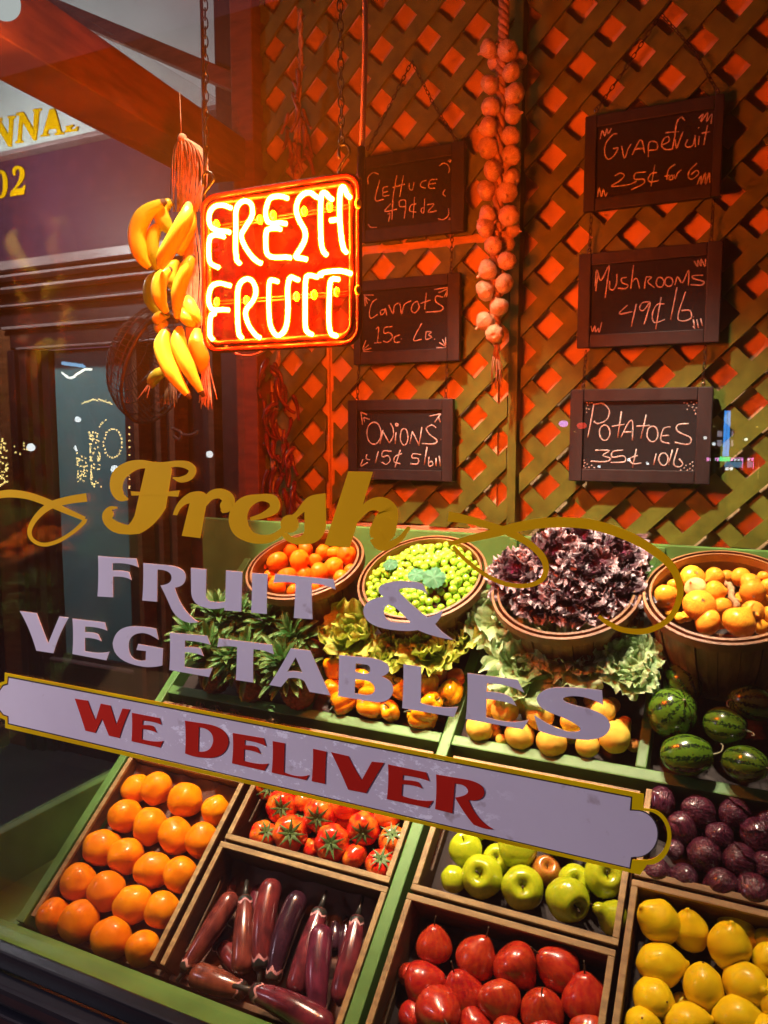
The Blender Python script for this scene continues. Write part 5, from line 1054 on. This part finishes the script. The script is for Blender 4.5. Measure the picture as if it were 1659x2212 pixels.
for i, (x, y, r, n, lab) in enumerate(((250, 900, 230, .05, 'pale green leafy head at the upper left of the peach bay'), (560, 1090, 190, .05, 'crinkled leafy head below the kale basket, centre left'), (420, 1330, 230, .045, 'spreading leafy head lowest in the peach bay, above the letter E'), (950, 1260, 210, .05, 'leafy head in the middle of the peach bay under the kale basket'), (1360, 1230, 170, .055, 'leafy head at the upper right of the peach bay'), (1400, 1400, 150, .05, 'pale leafy head hanging over the right divider of the peach bay'))):
    p = atS(*zz('r7', x, y), n + .012); dup(cb[i % 3], p, aim(EN + pd(0, .1, .5) + Vector((random.uniform(-.4, .4), 0, 0)), random.uniform(0, 6)), r * .24 / F * depth(p) * 1.22, lab, 'leafy vegetable', 'leafy heads above the peaches').name = 'leafy_head'
for k, w_ in enumerate(('leftmost', 'second from left', 'middle', 'second from right', 'rightmost')):
    q = MB(); p = atS(*zz('r7', 1210 + 40 * k, 1110 - 12 * (k % 2)), .05); leaf(q, p, CU * .9 + CR * random.uniform(-.3, .6), CB, .055, .02, .3, .006, 5, k)
    tag(q.build('dry_leaf', DRYL, None, True, attr=True), f'dry reddish brown leaf right of the kale basket, {w_} of five', 'dry leaf', 'dry leaves below the kale basket')

# pineapples
def pinebody(s):
    b = MB(); n = 44; sg = 56; vs = []; P = catmull([Vector((r, 0, z)) for r, z in [(.12, 1.0), (.6, .92), (.9, .5), (.97, 0), (.88, -.55), (.55, -.95), (.15, -1.0)]], 7); n = len(P)
    for i, p in enumerate(P):
        for k in range(sg):
            a = 2 * math.pi * k / sg; h = abs(math.sin(a * 6 + p.z * 8)) * abs(math.sin(a * 6 - p.z * 8)); rr = p.x * (1 + .16 * h ** .7); vs.append(Vector((rr * math.cos(a), rr * math.sin(a), p.z * 1.15)))
    b.add(vs, [(i * sg + k, (i + 1) * sg + k, (i + 1) * sg + (k + 1) % sg, i * sg + (k + 1) % sg) for i in range(n - 1) for k in range(sg)]); return b.build('pineapple', PINEB, None, True)
pn = []
for s in range(3):
    o = proto(pinebody(s)); pn.append(o); rs = random.Random(60 + s); b = MB()
    for k in range(50):
        a = k * 2.4; el = 1.45 - 1.45 * (k / 50) + rs.uniform(-.15, .15); out = Vector((math.cos(a), math.sin(a), 0)); f = out * math.cos(el) + Vector((0, 0, 1)) * math.sin(el)
        leaf(b, Vector((0, 0, 1.0 + 1.5 * (1 - k / 50))) + out * .12, f, Vector((0, 0, 1)) * math.cos(el) - out * math.sin(el), rs.uniform(1.4, 2.4), .25, rs.uniform(-1.2, -.1), .0, 1, 0, 7, 2, .5, .80, .95)
    b.build('leaf_crown', PINEL, o, True, attr=True)
for i, (x, y, r, n, d, lab) in enumerate(((470, 1190, 120, .02, pd(-.05, .9, .45), 'pineapple at the front left of the pineapple bay'), (760, 1250, 125, .02, pd(-.1, .9, .4), 'pineapple at the front of the bay, second from left'), (1110, 1300, 130, .025, pd(-.30, .85, .45), 'pineapple with bare rind showing, under the letter A'), (560, 940, 115, .04, pd(-.15, .95, .3), 'pineapple at the back left of the bay, behind the letter U'), (860, 960, 115, .045, pd(.1, .95, .4), 'pineapple at the back middle, below the tangerine basket'), (1230, 960, 105, .04, pd(-.6, .5, .6), 'pineapple at the back right beside the green divider'), (400, 1010, 100, .045, pd(-.4, .8, .5), 'leafy pineapple at the far left of the bay, behind the letter E'), (690, 860, 95, .05, pd(0, .9, .45), 'leafy pineapple highest in the bay, right of the letter U'), (980, 1120, 95, .04, pd(.2, .6, .8), 'leafy pineapple between the letters T and A'), (640, 1120, 95, .045, pd(-.1, .5, .8), 'leafy pineapple behind the letter T'))):
    p = atS(*zz('r5', x, y), n); dup(pn[i % 3], p, aim(d, random.uniform(0, 6)), r * .28 / F * depth(p) * .92, lab, 'pineapple', 'pineapples in the left bay').name = 'pineapple'

# shallots peeping over the banner
sh = proto(revolve('shallot', [(0, 1.5), (.12, 1.3), (.3, .9), (.9, .2), (.9, -.3), (.4, -.8), (0, -.85)], PURP, 22, noise=.06, seed=3)); b = MB()
for k in range(9):
    a = k * .7; b.tube(catmull([(0, 0, 1.35), (.3 * math.cos(a), .3 * math.sin(a), 1.7), (.8 * math.cos(a), .8 * math.sin(a), 1.75 + .2 * math.sin(k * 2)), (1.1 * math.cos(a), 1.1 * math.sin(a), 1.3)], 4), .06, 5)
b.build('root_tuft', ROOTM, sh, True)
for i, (u, v, lab) in enumerate(((400, 1518, 'shallot with a tuft of dry roots at the left end of the shallot crate'), (438, 1530, 'shallot second from left in the shallot crate'), (470, 1540, 'shallot in the middle of the shallot crate'), (508, 1552, 'shallot fourth from left in the shallot crate'), (595, 1572, 'shallot at the right end, beside the tomato crate'))):
    p = atS(u, v, -.035); dup(sh, p, aim(pd(random.uniform(-.2, .2), 1, .5), i), .013, lab, 'shallot', 'shallots behind the banner').name = 'shallot'

# ------------------------------------------------------------------ round baskets
def basket(c, tau, Rr, h, label, ns=22):
    ax = Vector((0, -math.sin(tau), math.cos(tau))); base = Vector(c) - ax * h; e = empty('round_basket', base, label, 'basket', 'round wooden baskets at the back'); e.rotation_euler = (tau, 0, 0)
    Rb = Rr * .74; b = MB()
    for k in range(ns):
        a0 = 2 * math.pi * (k - .47) / ns; a1 = 2 * math.pi * (k + .47) / ns; off = .0026 if k % 2 else 0; vs = []
        for i in range(9):
            t = i / 8; rr = Rb + (Rr - Rb) * t + .006 * math.sin(math.pi * t) + off
            for a, dr in ((a0, 0), ((a0 + a1) / 2, .0012), (a1, 0)): vs.append(Vector(((rr + dr) * math.cos(a), (rr + dr) * math.sin(a), t * h)))
            for a in (a0, (a0 + a1) / 2, a1): vs.append(Vector(((rr - .0016) * math.cos(a), (rr - .0016) * math.sin(a), t * h)))
        fs = []
        for i in range(8):
            o0 = i * 6; o1 = o0 + 6; fs += [(o0, o0 + 1, o1 + 1, o1), (o0 + 1, o0 + 2, o1 + 2, o1 + 1), (o0 + 4, o0 + 3, o1 + 3, o1 + 4), (o0 + 5, o0 + 4, o1 + 4, o1 + 5), (o0 + 3, o0, o1, o1 + 3), (o0 + 2, o0 + 5, o1 + 5, o1 + 2)]
        b.add(vs, fs)
    b.add([(0, 0, .004)] + [(Rb * math.cos(k * .2618), Rb * math.sin(k * .2618), .004) for k in range(24)], [(0, 1 + k, 1 + (k + 1) % 24) for k in range(24)])
    b.build('slatted_body', BASKETW, e)
    q = MB(); n = 40; q.add([((Rb + (Rr - Rb) * t + .006 * math.sin(math.pi * t) - .003) * math.cos(2 * math.pi * k / n), (Rb + (Rr - Rb) * t + .006 * math.sin(math.pi * t) - .003) * math.sin(2 * math.pi * k / n), t * h + .001) for t in (0, .25, .5, .75, .985) for k in range(n)], [(i * n + k, i * n + (k + 1) % n, (i + 1) * n + (k + 1) % n, (i + 1) * n + k) for i in range(4) for k in range(n)]); q.build('liner', SHADEDW, e)
    def hoop(name, r_, z0, z1, th):
        q = MB(); n = 64; vs = []
        for k in range(n):
            a = 2 * math.pi * k / n; cc, s_ = math.cos(a), math.sin(a)
            for rr, z in ((r_, z0), (r_ + th, z0 + .001), (r_ + th, z1 - .001), (r_, z1)): vs.append((rr * cc, rr * s_, z))
        q.add(vs, [(k * 4 + i, ((k + 1) % n) * 4 + i, ((k + 1) % n) * 4 + (i + 1) % 4, k * 4 + (i + 1) % 4) for k in range(n) for i in range(4)]); q.build(name, HOOP, e)
    hoop('rim_hoop', Rr + .0035, h - .016, h + .002, .0045); hoop('inner_hoop', Rr - .0065, h - .014, h + .003, .004); hoop('bottom_hoop', Rb + .0045, .001, .011, .004)
    return ax, base
B1 = (Vector((-.877, 1.43, 1.267)), R(26), .122); B2 = (Vector((-.605, 1.43, 1.260)), R(31), .124); B3 = (Vector((-.318, 1.43, 1.262)), R(30), .128); B4 = (Vector((-.052, 1.44, 1.272)), R(27), .122)
BL = ['round wooden basket of bright tangerines, leftmost of the four baskets', 'round wooden basket filled with green grapes', 'round wooden basket heaped with purple ornamental kale', 'round wooden basket filled with golden onions']
axs = [basket(c, t, r_, .155, lab)[0] for (c, t, r_), lab in zip((B1, B2, B3, B4), BL)]
def fillrows(rows, zn, Bk, ax, d, protos, what, where, cat, name, group, rot, sc_=1.0):
    k = ZC[zn][2]; cnt = 0
    for ri, row in enumerate(rows):
        row = sorted(row, key=lambda a: a[0])
        for i, it in enumerate(row):
            x, y, r = it[:3]; opt = it[3] if len(it) > 3 else {}
            p = atP(*zz(zn, x, y), Bk[0] - ax * (d - opt.get('n', 0)), ax); rw = r * k / F * depth(p) * sc_
            pos = 'alone' if len(row) == 1 else 'leftmost' if i == 0 else 'rightmost' if i == len(row) - 1 else f'{ORD[i]} from left'
            rn = 'front row' if ri == 0 else 'back row' if ri == len(rows) - 1 else f'{ORD[ri]} row'
            o = dup(opt.get('proto') or protos[cnt % len(protos)], p, rot(p, opt), rw, f"{opt.get('what', what)} in the {rn} of {where}, {pos}", cat, group); o.name = name; cnt += 1
tg = [proto(revolve('tangerine', [(0, .76), (.10, .80), (.42, .80), (.90, .38), (1, 0), (.85, -.48), (.45, -.76), (0, -.80)], TANG, 26, noise=.04, freq=1.4, seed=s)) for s in range(3)]
for o in tg: b = MB(); b.ball((0, 0, .77), .05, 6, 4); b.build('stem_button', STEM, o)
fillrows([[(955, 490, 82), (1080, 535, 60, {'n': -.012}), (1265, 500, 62, {'n': -.008})], [(900, 415, 52, {'n': -.014}), (1030, 420, 82, {'n': .005}), (1165, 400, 66, {'n': -.012}), (1280, 395, 86, {'n': .008}), (1450, 430, 64)], [(810, 345, 72), (955, 310, 86, {'n': .008}), (1128, 295, 86, {'n': .012}), (1245, 300, 58), (1385, 350, 86, {'n': .006}), (1515, 375, 56, {'n': -.01})], [(1042, 220, 80), (1172, 215, 66), (1308, 235, 66), (1395, 240, 62), (1490, 255, 78, {'n': .006})]],
 'r5', B1, axs[0], .030, tg, 'tangerine', 'the first basket', 'tangerine', 'tangerine', 'tangerines in the basket', rnd)
on = [proto(revolve('onion', [(0, 1.42), (.06, 1.36), (.12, 1.12), (.34, .84), (.85, .40), (1.0, -.05), (.86, -.48), (.45, -.78), (.12, -.86), (0, -.82)], ONION, 30, noise=.04, freq=1.4, seed=s)) for s in range(3)]; onp = proto(revolve('onion', [(0, 1.3), (.06, 1.2), (.14, 1.02), (.4, .8), (.85, .4), (1, -.05), (.86, -.48), (.45, -.78), (.12, -.86), (0, -.82)], ONIONP, 28, noise=.04, seed=6))
for o in on + [onp]:
    b = MB()
    for k in range(10): b.tube([(0, 0, -.82), (.12 * math.cos(k * .63), .12 * math.sin(k * .63), -.93)], [.03, .012], 4)
    b.build('root_tuft', ROOTM, o)
fillrows([[(745, 665, 52, {'n': -.02}), (925, 715, 118, {'d': pd(.9, -.3, .1), 'n': .0}), (1190, 712, 142, {'d': pd(.55, .8, .1), 'n': .008}), (1370, 755, 70, {'n': -.01})], [(600, 640, 45, {'n': -.02}), (690, 680, 48, {'n': -.02}), (850, 580, 138, {'d': pd(.1, -.5, -.85), 'n': .016}), (1045, 590, 84, {'n': -.006}), (1305, 630, 98, {'d': pd(-.1, -.1, .9), 'n': .006}), (1440, 650, 70)], [(562, 500, 112, {'d': pd(.05, .5, -.85)}), (985, 460, 98, {'d': pd(.8, .1, .5), 'n': .006}), (1205, 520, 62, {'n': -.008}), (1300, 460, 106, {'d': pd(.3, .3, -.8), 'n': .014}), (1400, 540, 60, {'n': -.01})],
 [(632, 400, 56), (815, 425, 92, {'proto': onp, 'what': 'pale onion', 'n': .01}), (1285, 385, 86), (1440, 420, 75)], [(790, 340, 106), (980, 335, 86, {'d': pd(-.8, -.3, .2)}), (1085, 325, 52, {'n': -.01}), (1205, 335, 82, {'d': pd(.2, -.1, .9)}), (1400, 330, 60)]],
 'r8', B4, axs[3], .028, on, 'golden onion', 'the onion basket', 'onion', 'onion', 'onions in the basket', rnd)
q = MB(); q.tube(catmull([atP(*zz('r8', x, y), B4[0] + axs[3] * .0, axs[3]) for x, y in ((1060, 395), (1100, 400), (1125, 450), (1120, 500), (1160, 550), (1168, 590))], 5), [.003 + .0035 * abs(math.sin(k * .9)) for k in range(26)], 8)
tag(q.build('onion_stalk', ROOTM, None, True), 'dry twisted onion stalk lying among the golden onions', 'onion stalk')
# kale
for i, (x, y, r, n, lab) in enumerate(((400, 480, 205, .012, 'ornamental kale with a pink heart at the left of its basket'), (720, 340, 210, .035, 'ornamental kale at the back middle, left of centre'), (1250, 345, 215, .025, 'ornamental kale with a pale pink heart at the back right'), (930, 650, 215, .008, 'ornamental kale with a bright magenta heart at the front'), (600, 640, 180, .004, 'ornamental kale at the front left of its basket'), (930, 220, 190, .03, 'ornamental kale at the very back of its basket'), (1020, 440, 185, .035, 'dark ornamental kale in the middle of the heap'), (1260, 610, 195, .004, 'ornamental kale at the front right of its basket'), (760, 735, 130, .0, 'small ornamental kale hanging over the front rim, left of the magenta one'), (1090, 740, 130, .0, 'small ornamental kale hanging over the front rim, right of the magenta one'))):
    p = atP(*zz('r7', x, y), B3[0] + axs[2] * (n - .004), axs[2]); off = Vector(p) - B3[0]
    dup(kl[i % 3], p, aim(axs[2] * .8 + CB * .5 + off * 4, random.uniform(0, 6)), r * .24 / F * depth(p) * 1.28, lab, 'ornamental kale', 'ornamental kale heads in the basket').name = 'ornamental_kale'
# grapes: bunches, each grape a part
gmesh = MB(); gmesh.ball((0, 0, 0), 1, 14, 10, (1, 1, 1.12)); gproto = proto(gmesh.build('grape', GRAPE, None, True)); rs = random.Random(3); ax = axs[1]; e1 = Vector((1, 0, 0)); e2 = ax.cross(e1); pts = []
for _ in range(9000):
    a = rs.uniform(0, 6.283); rr = math.sqrt(rs.random()) * B2[2] * .93; x, y = rr * math.cos(a), rr * math.sin(a)
    if all((x - p[0]) ** 2 + (y - p[1]) ** 2 > .0132 ** 2 for p in pts): pts.append((x, y))
seeds = [(-.07, .02), (.0, .075), (.07, .03), (.05, -.06), (-.045, -.065), (0, 0)]; names = ['at the left', 'at the back', 'at the right', 'at the front right', 'at the front left', 'in the middle']
bn = [thing('grape_bunch', B2[0] + e1 * s[0] + e2 * s[1] - ax * .03, f'bunch of pale green grapes {nm} of the grape basket', 'grapes', [], 'bunches of green grapes') for s, nm in zip(seeds, names)]
for layer in (0, 1):
    for x, y in pts:
        rr = math.hypot(x, y) / B2[2]; k = min(range(6), key=lambda i: (x - seeds[i][0]) ** 2 + (y - seeds[i][1]) ** 2)
        if layer and rs.random() < .55: continue
        z = -.018 + .030 * (1 - rr * rr) + .006 * math.sin(x * 70 + 1) * math.sin(y * 60) + rs.uniform(-.003, .003) - (0.011 if layer else 0)
        dx, dy = (rs.uniform(-.006, .006), rs.uniform(-.006, .006)) if layer else (0, 0)
        p = B2[0] + e1 * (x + dx) + e2 * (y + dy) + ax * z
        dup(gproto, p, (rs.uniform(0, 3), rs.uniform(0, 3), 0), rs.uniform(.0074, .0086), None, None, None, bn[k])
def grapeleaf(zc, r, n, tilt, par):
    p = atP(*zz('r6', *zc), B2[0] + ax * n, ax); q = MB(); N_ = (ax + CB * tilt).normalized(); a1 = N_.orthogonal().normalized(); a2 = N_.cross(a1); rw = r * .24 / F * depth(p); vs = [p]; ts = [0]; m_ = 60
    for ring in (.33, .66, 1):
        for k in range(m_):
            a = 2 * math.pi * k / m_; lob = .86 + .14 * abs(math.cos(a * 2.5)) ** .5 + .06 * math.sin(a * 17); vs.append(p + (a1 * math.cos(a) + a2 * math.sin(a)) * (rw * ring * lob) + N_ * (rw * (.05 * math.cos(a * 5) * ring - .12 * ring * ring))); ts.append(1 - abs(math.cos(a * 2.5)) ** 6 if ring < 1 else 1)
    q.add(vs, [(0, 1 + k, 1 + (k + 1) % m_) for k in range(m_)] + [(1 + i * m_ + k, 1 + (i + 1) * m_ + k, 1 + (i + 1) * m_ + (k + 1) % m_, 1 + i * m_ + (k + 1) % m_) for i in range(2) for k in range(m_)], ts)
    adopt(q.build('leaf', GLEAF, None, True, attr=True), par)
grapeleaf((1000, 495), 110, .034, .6, bn[5]); grapeleaf((840, 470), 80, .030, .3, bn[5]); grapeleaf((610, 375), 70, .020, .2, bn[0])

# ------------------------------------------------------------------ ceiling lamp at the upper left, and the lit street that the glass mirrors
BULB = emat('lamp_bulb_glow', (.85, 1.0, .92), 1.5)
p = atY(6, 4, .92); q = MB(); q.ball(p, 36 / F * depth(p), 24, 16); g_ = q.build('bulb', BULB, None, True)
q = MB(); q.tube([p + Vector((0, 0, .02)), p + Vector((0, 0, .07)), Vector((p.x, p.y, 2.815))], [.032, .030, .012], 14); thing('ceiling_lamp', Vector((p.x, p.y, 2.81)), 'round white glass lamp hanging at the top left corner', 'lamp', [g_, q.build('lamp_holder', CHAINM, None, True)])

def mirror(u, v, YV):      # where a thing stands whose reflection in the window shows at (u, v)
    p = atY(u, v, YV); return Vector((p.x, 2 * GY - p.y, p.z))
FAIRY = emat('fairy_light', (1.0, .78, .25), 26); LAMPW = emat('street_lamp_glass', (.90, 1.0, 1.0), 22); BLUEL = emat('blue_neon_light', (.05, .35, 1.0), 20); PINKL = emat('pink_neon_light', (1.0, .30, .75), 26); GREENL_ = emat('green_neon_light', (.05, .9, .3), 22)
CYANL = emat('cyan_lit_panel', (.25, .65, 1.0), 6); WARMW = emat('lit_window_glow', (.9, .8, .95), 5); OLIVEL = emat('olive_light_string', (.65, .62, .18), 5); PURPL = emat('purple_light', (.55, .3, 1.0), 20); REDL = emat('red_lit_sign', (1.0, .06, .03), 14)
TRUNK = mat('tree_bark', (.05, .035, .025), .9, bump=.5); DARKB = mat('dark_building', (.030, .022, .024), .9)
random.seed(21)
YV = 9.0
def lights(name, pts, m_, r, par=None):
    b = MB()
    for p in pts: b.ball(p, r, 6, 4)
    return b.build(name, m_, par)
def wrapped_tree(zn, x, y0, y1, w, n, label, extra=None):
    bx, tp = mirror(*zz(zn, x, y1), YV), mirror(*zz(zn, x, y0), YV); b = MB(); base = Vector((bx.x, bx.y, 0)); hw = w * ZC[zn][2] / F * depth(atY(*zz(zn, x, y0), YV)) / 2
    b.tube([base, Vector((bx.x, bx.y, tp.z)), Vector((bx.x, bx.y + .2, tp.z + .4))], [hw * 1.1, hw * .8, hw * .3], 10)
    pts = []
    for k in range(n):
        a = random.uniform(0, 6.28); t = random.random(); pts.append(Vector((bx.x + hw * 1.15 * math.cos(a), bx.y + hw * 1.15 * abs(math.sin(a)), bx.z + (tp.z - bx.z) * t)))
    for q_ in extra or []: pts.append(mirror(*zz(zn, *q_), YV))
    thing('light_wrapped_tree', base, label, 'tree', [b.build('trunk', TRUNK, None, True), lights('light_string', pts, FAIRY, .014)], 'trees wrapped in fairy lights across the street')
wrapped_tree('W6', 35, 1010, 1380, 75, 110, 'tree trunk densely wrapped in yellow fairy lights, leftmost in the reflection', [(110, 1075), (120, 1120), (155, 1133), (185, 1050), (185, 1070), (188, 1095), (245, 1170), (250, 1215), (252, 1300), (205, 1100)])
wrapped_tree('W6', 750, 950, 1385, 75, 80, 'light wrapped tree trunk beside the glowing wreath ring', [(770, 920), (790, 890), (815, 870), (780, 905)])
wrapped_tree('W6', 645, 1125, 1345, 70, 46, 'shorter light wrapped tree trunk left of the wreath ring')
ring = [mirror(*zz('W6', 870 + 70 * math.cos(a * .27) + random.uniform(-4, 4), 1050 + 110 * math.sin(a * .27)), YV) for a in range(24)]
b = MB(); b.tube([mirror(*zz('W6', 870 + 70 * math.cos(a * .2618), 1050 + 110 * math.sin(a * .2618)), YV + .04) for a in range(24)], .03, 6, closed=True); b.tube([mirror(*zz('W6', 870, 1160), YV + .04), Vector((mirror(*zz('W6', 870, 1160), YV).x, mirror(*zz('W6', 870, 1160), YV + .04).y, 0))], .025, 6)
thing('light_wreath', Vector((ring[0].x, ring[0].y, 0)), 'tall ring of fairy lights on a post in the reflection', 'light wreath', [b.build('wreath_frame', TRUNK, None, True), lights('light_string', ring, FAIRY, .015)])
tag(lights('light_string', [mirror(*zz('W6', 998 + random.uniform(-3, 3), y), YV) for y in (928, 980, 1030, 1080, 1140, 1195, 1222, 1270, 1300, 1326, 1385, 1395)], FAIRY, .015), 'single vertical string of fairy lights right of the wreath', 'light string')
tag(lights('light_string', [mirror(*zz('W6', x, 745 - 28 * math.sin((x - 630) / 72) + random.uniform(-8, 8)), YV) for x in range(635, 862, 9)], FAIRY, .012), 'small arched string of fairy lights high in the reflection', 'light string')
tag(lights('light_string', [mirror(*zz('W6', x, 505 + 40 * math.sin((x - 480) / 42)), YV) for x in range(482, 575, 6)] + [mirror(*zz('W6', x, 540 - 60 * min(1, (x - 560) / 90)), YV) for x in range(576, 705, 6)], emat('white_light_string', (1, 1, .85), 30), .018), 'curved white light garland under the blue sign', 'light string')
b = MB()
for k in range(11):
    x = 485 + 16 * k; y = 432 + 2.2 * k; b.tube([mirror(*zz('W6', x, y - 10), YV), mirror(*zz('W6', x + (6 if k % 2 else -2), y + 10), YV)], .02, 6); b.tube([mirror(*zz('W6', x, y + (8 if k % 3 else -8)), YV), mirror(*zz('W6', x + 9, y + (8 if k % 3 else -8)), YV)], .016, 6)
tag(b.build('blue_sign', emat('blue_sign_glow', (.25, .62, 1), 16), None, True), 'blue lit sign above the white garland in the reflection', 'sign')
def lamp(zn, x, y, r, label, power=0, post=True):
    p = mirror(*zz(zn, x, y), YV); b = MB(); b.ball(p, r, 14, 10); q = MB(); q.tube([Vector((p.x, p.y, 0)), p - Vector((0, 0, r * .9))], [.05, .035], 8)
    thing('street_lamp', Vector((p.x, p.y, 0)), label, 'street lamp', [b.build('globe', LAMPW, None, True), q.build('post', TRUNK, None, True)], 'street lamps mirrored in the window')
lamp('W6', 238, 1082, .065, 'round white street lamp beside the leftmost tree'); lamp('W6', 606, 1085, .065, 'round white street lamp left of the wreath'); lamp('W6', 884, 1250, .06, 'low white street lamp behind the gold letter F'); lamp('W6', 600, 866, .045, 'tiny high white street lamp above the wreath'); lamp('f3', 905, 636, .05, 'white street lamp right of the bananas')
# unseen fill lights, added to brighten the lettering and the storefront
def fill_light(loc, watts, rad, col):
    L = bpy.data.lights.new('unseen_fill_light', 'POINT'); L.energy = watts; L.shadow_soft_size = rad; L.color = col; o = bpy.data.objects.new('unseen_fill_light', L); C.objects.link(o); o.location = loc
fill_light((-3.6, -1.0, 2.6), 450, .2, (.96, .87, 1.0))  # set out of frame to brighten the window lettering from the left
fill_light((-2.9, 2.0, 2.5), 80, .06, (.85, 1.0, .95))  # added in the entrance to brighten the white fascia and the door

# dark building across the street on the right, with a small lit tower
def bld(name, x0, x1, y, h, label, parts=()):
    b = MB(); b.box((x0, y - 6, 0), (x1, y, h)); o = b.build('wall', DARKB); return thing(name, ((x0 + x1) / 2, y, 0), label, 'building', [o] + list(parts))
YB = 12.0
def bx_m(zn, x0, y0, x1, y1, m_, name, th=.05, dy=0):
    a = mirror(*zz(zn, x0, y0), YB + dy); c = mirror(*zz(zn, x1, y1), YB + dy); q = MB(); q.box((min(a.x, c.x), a.y, min(a.z, c.z)), (max(a.x, c.x), a.y + th, max(a.z, c.z))); return q.build(name, m_)
wparts = []
for a in (1270, 1345): 
    wparts.append(bx_m('PZ', a, 385, a + 45, 430, WARMW, 'lit_window')); wparts.append(bx_m('PZ', a, 455, a + 45, 505, WARMW, 'lit_window'))
bld('opposite_building', -40, 14, 2 * GY - YB - .3, 9, 'dark building across the street with small lit windows', wparts)
wp = mirror(*zz('PZ', 1340, 600), YB)
tw = [bx_m('PZ', 1324, 230, 1331, 580, BLUEL, 'neon_tube', .04, -.3), bx_m('PZ', 1350, 230, 1357, 580, BLUEL, 'neon_tube', .04, -.3), bx_m('PZ', 1290, 585, 1368, 615, GREENL_, 'green_canopy', .3, -.4), bx_m('PZ', 1325, 622, 1540, 668, CYANL, 'lit_panel', .05, -.3), bx_m('PZ', 1160, 592, 1285, 598, PINKL, 'neon_tube', .05, -.3), bx_m('PZ', 1372, 592, 1560, 598, PINKL, 'neon_tube', .05, -.3), bx_m('PZ', 1465, 592, 1476, 680, PINKL, 'neon_tube', .05, -.35), bx_m('PZ', 1548, 592, 1558, 680, PINKL, 'neon_tube', .05, -.35)]
tw += [bx_m('PZ', x, 600, x + 14, 616, LAMPW if x % 3 else PINKL, 'lit_bulb', .05, -.33) for x in list(range(1162, 1285, 26)) + list(range(1374, 1555, 26))]
tw.append(bx_m('PZ', 1318, 200, 1364, 690, DARKB, 'tower_core', .1, -.05))
thing('neon_tower', Vector((wp.x, wp.y, 0)), 'tower outlined in blue and pink neon, mirrored right of the potatoes board', 'neon tower', tw)
for x, y0, y1, lab in ((1241, 355, 580, 'light strung pole left of the neon tower'), (1575, 360, 745, 'light strung pole right of the neon tower'), (168, 395, 510, 'short light strung pole left of the potatoes board')):
    a = mirror(*zz('PZ', x, y1), YB - .5); c = mirror(*zz('PZ', x, y0), YB - .5); b = MB(); b.tube([Vector((a.x, a.y, 0)), c], .03, 7)
    thing('light_pole', Vector((a.x, a.y, 0)), lab, 'pole', [b.build('pole', TRUNK, None, True), lights('light_string', [a.lerp(c, k / 24) for k in range(25)], OLIVEL, .02)])
for x, y, m_, lab in ((80, 330, PURPL, 'purple street light left of the potatoes board'), (222, 345, REDL, 'small red lit sign at the left frame of the potatoes board')):
    p = mirror(*zz('PZ', x, y), YB - .4); b = MB(); b.ball(p, .06, 10, 8, (1.2, .4, .8)); q = MB(); q.tube([Vector((p.x, p.y, 0)), p - Vector((0, 0, .05))], .03, 7); thing('lit_sign', Vector((p.x, p.y, 0)), lab, 'lit sign', [b.build('lit_face', m_, None, True), q.build('post', TRUNK)])
for i, (x, y) in enumerate(((1240, 486), (1342, 678), (1376, 678), (730, 637), (356, 660), (585, 608), (1175, 440), (1490, 452))):
    p = mirror(*zz('PZ', x, y), YB - .6); b = MB(); b.ball(p, .022, 10, 8); q = MB(); q.tube([Vector((p.x, p.y, 0)), p - Vector((0, 0, .02))], .025, 7)
    thing('small_lamp', Vector((p.x, p.y, 0)), 'small white lamp on a post, one of those mirrored around the potatoes board', 'lamp', [b.build('globe', LAMPW, None, True), q.build('post', TRUNK)], 'small lamps mirrored around the potatoes board')

# ------------------------------------------------------------------ tidy up: remove the patterns the copies were made from
for o in PROTO:
    for ch in list(o.children): bpy.data.objects.remove(ch)
    bpy.data.objects.remove(o)

# ------------------------------------------------------------------ origins at the foot of every one-mesh thing
for o in list(sc.objects):
    if o.type == 'MESH' and o.parent is None and o.location.length < 1e-9 and o.data.users == 1:
        vs = o.data.vertices; xs = [v.co.x for v in vs]; ys = [v.co.y for v in vs]; zs_ = [v.co.z for v in vs]
        c = Vector(((min(xs) + max(xs)) / 2, (min(ys) + max(ys)) / 2, min(zs_))); o.data.transform(Matrix.Translation(-c)); o.location = c
        for ch in o.children: ch.matrix_parent_inverse = Matrix.Translation(-c) @ ch.matrix_parent_inverse
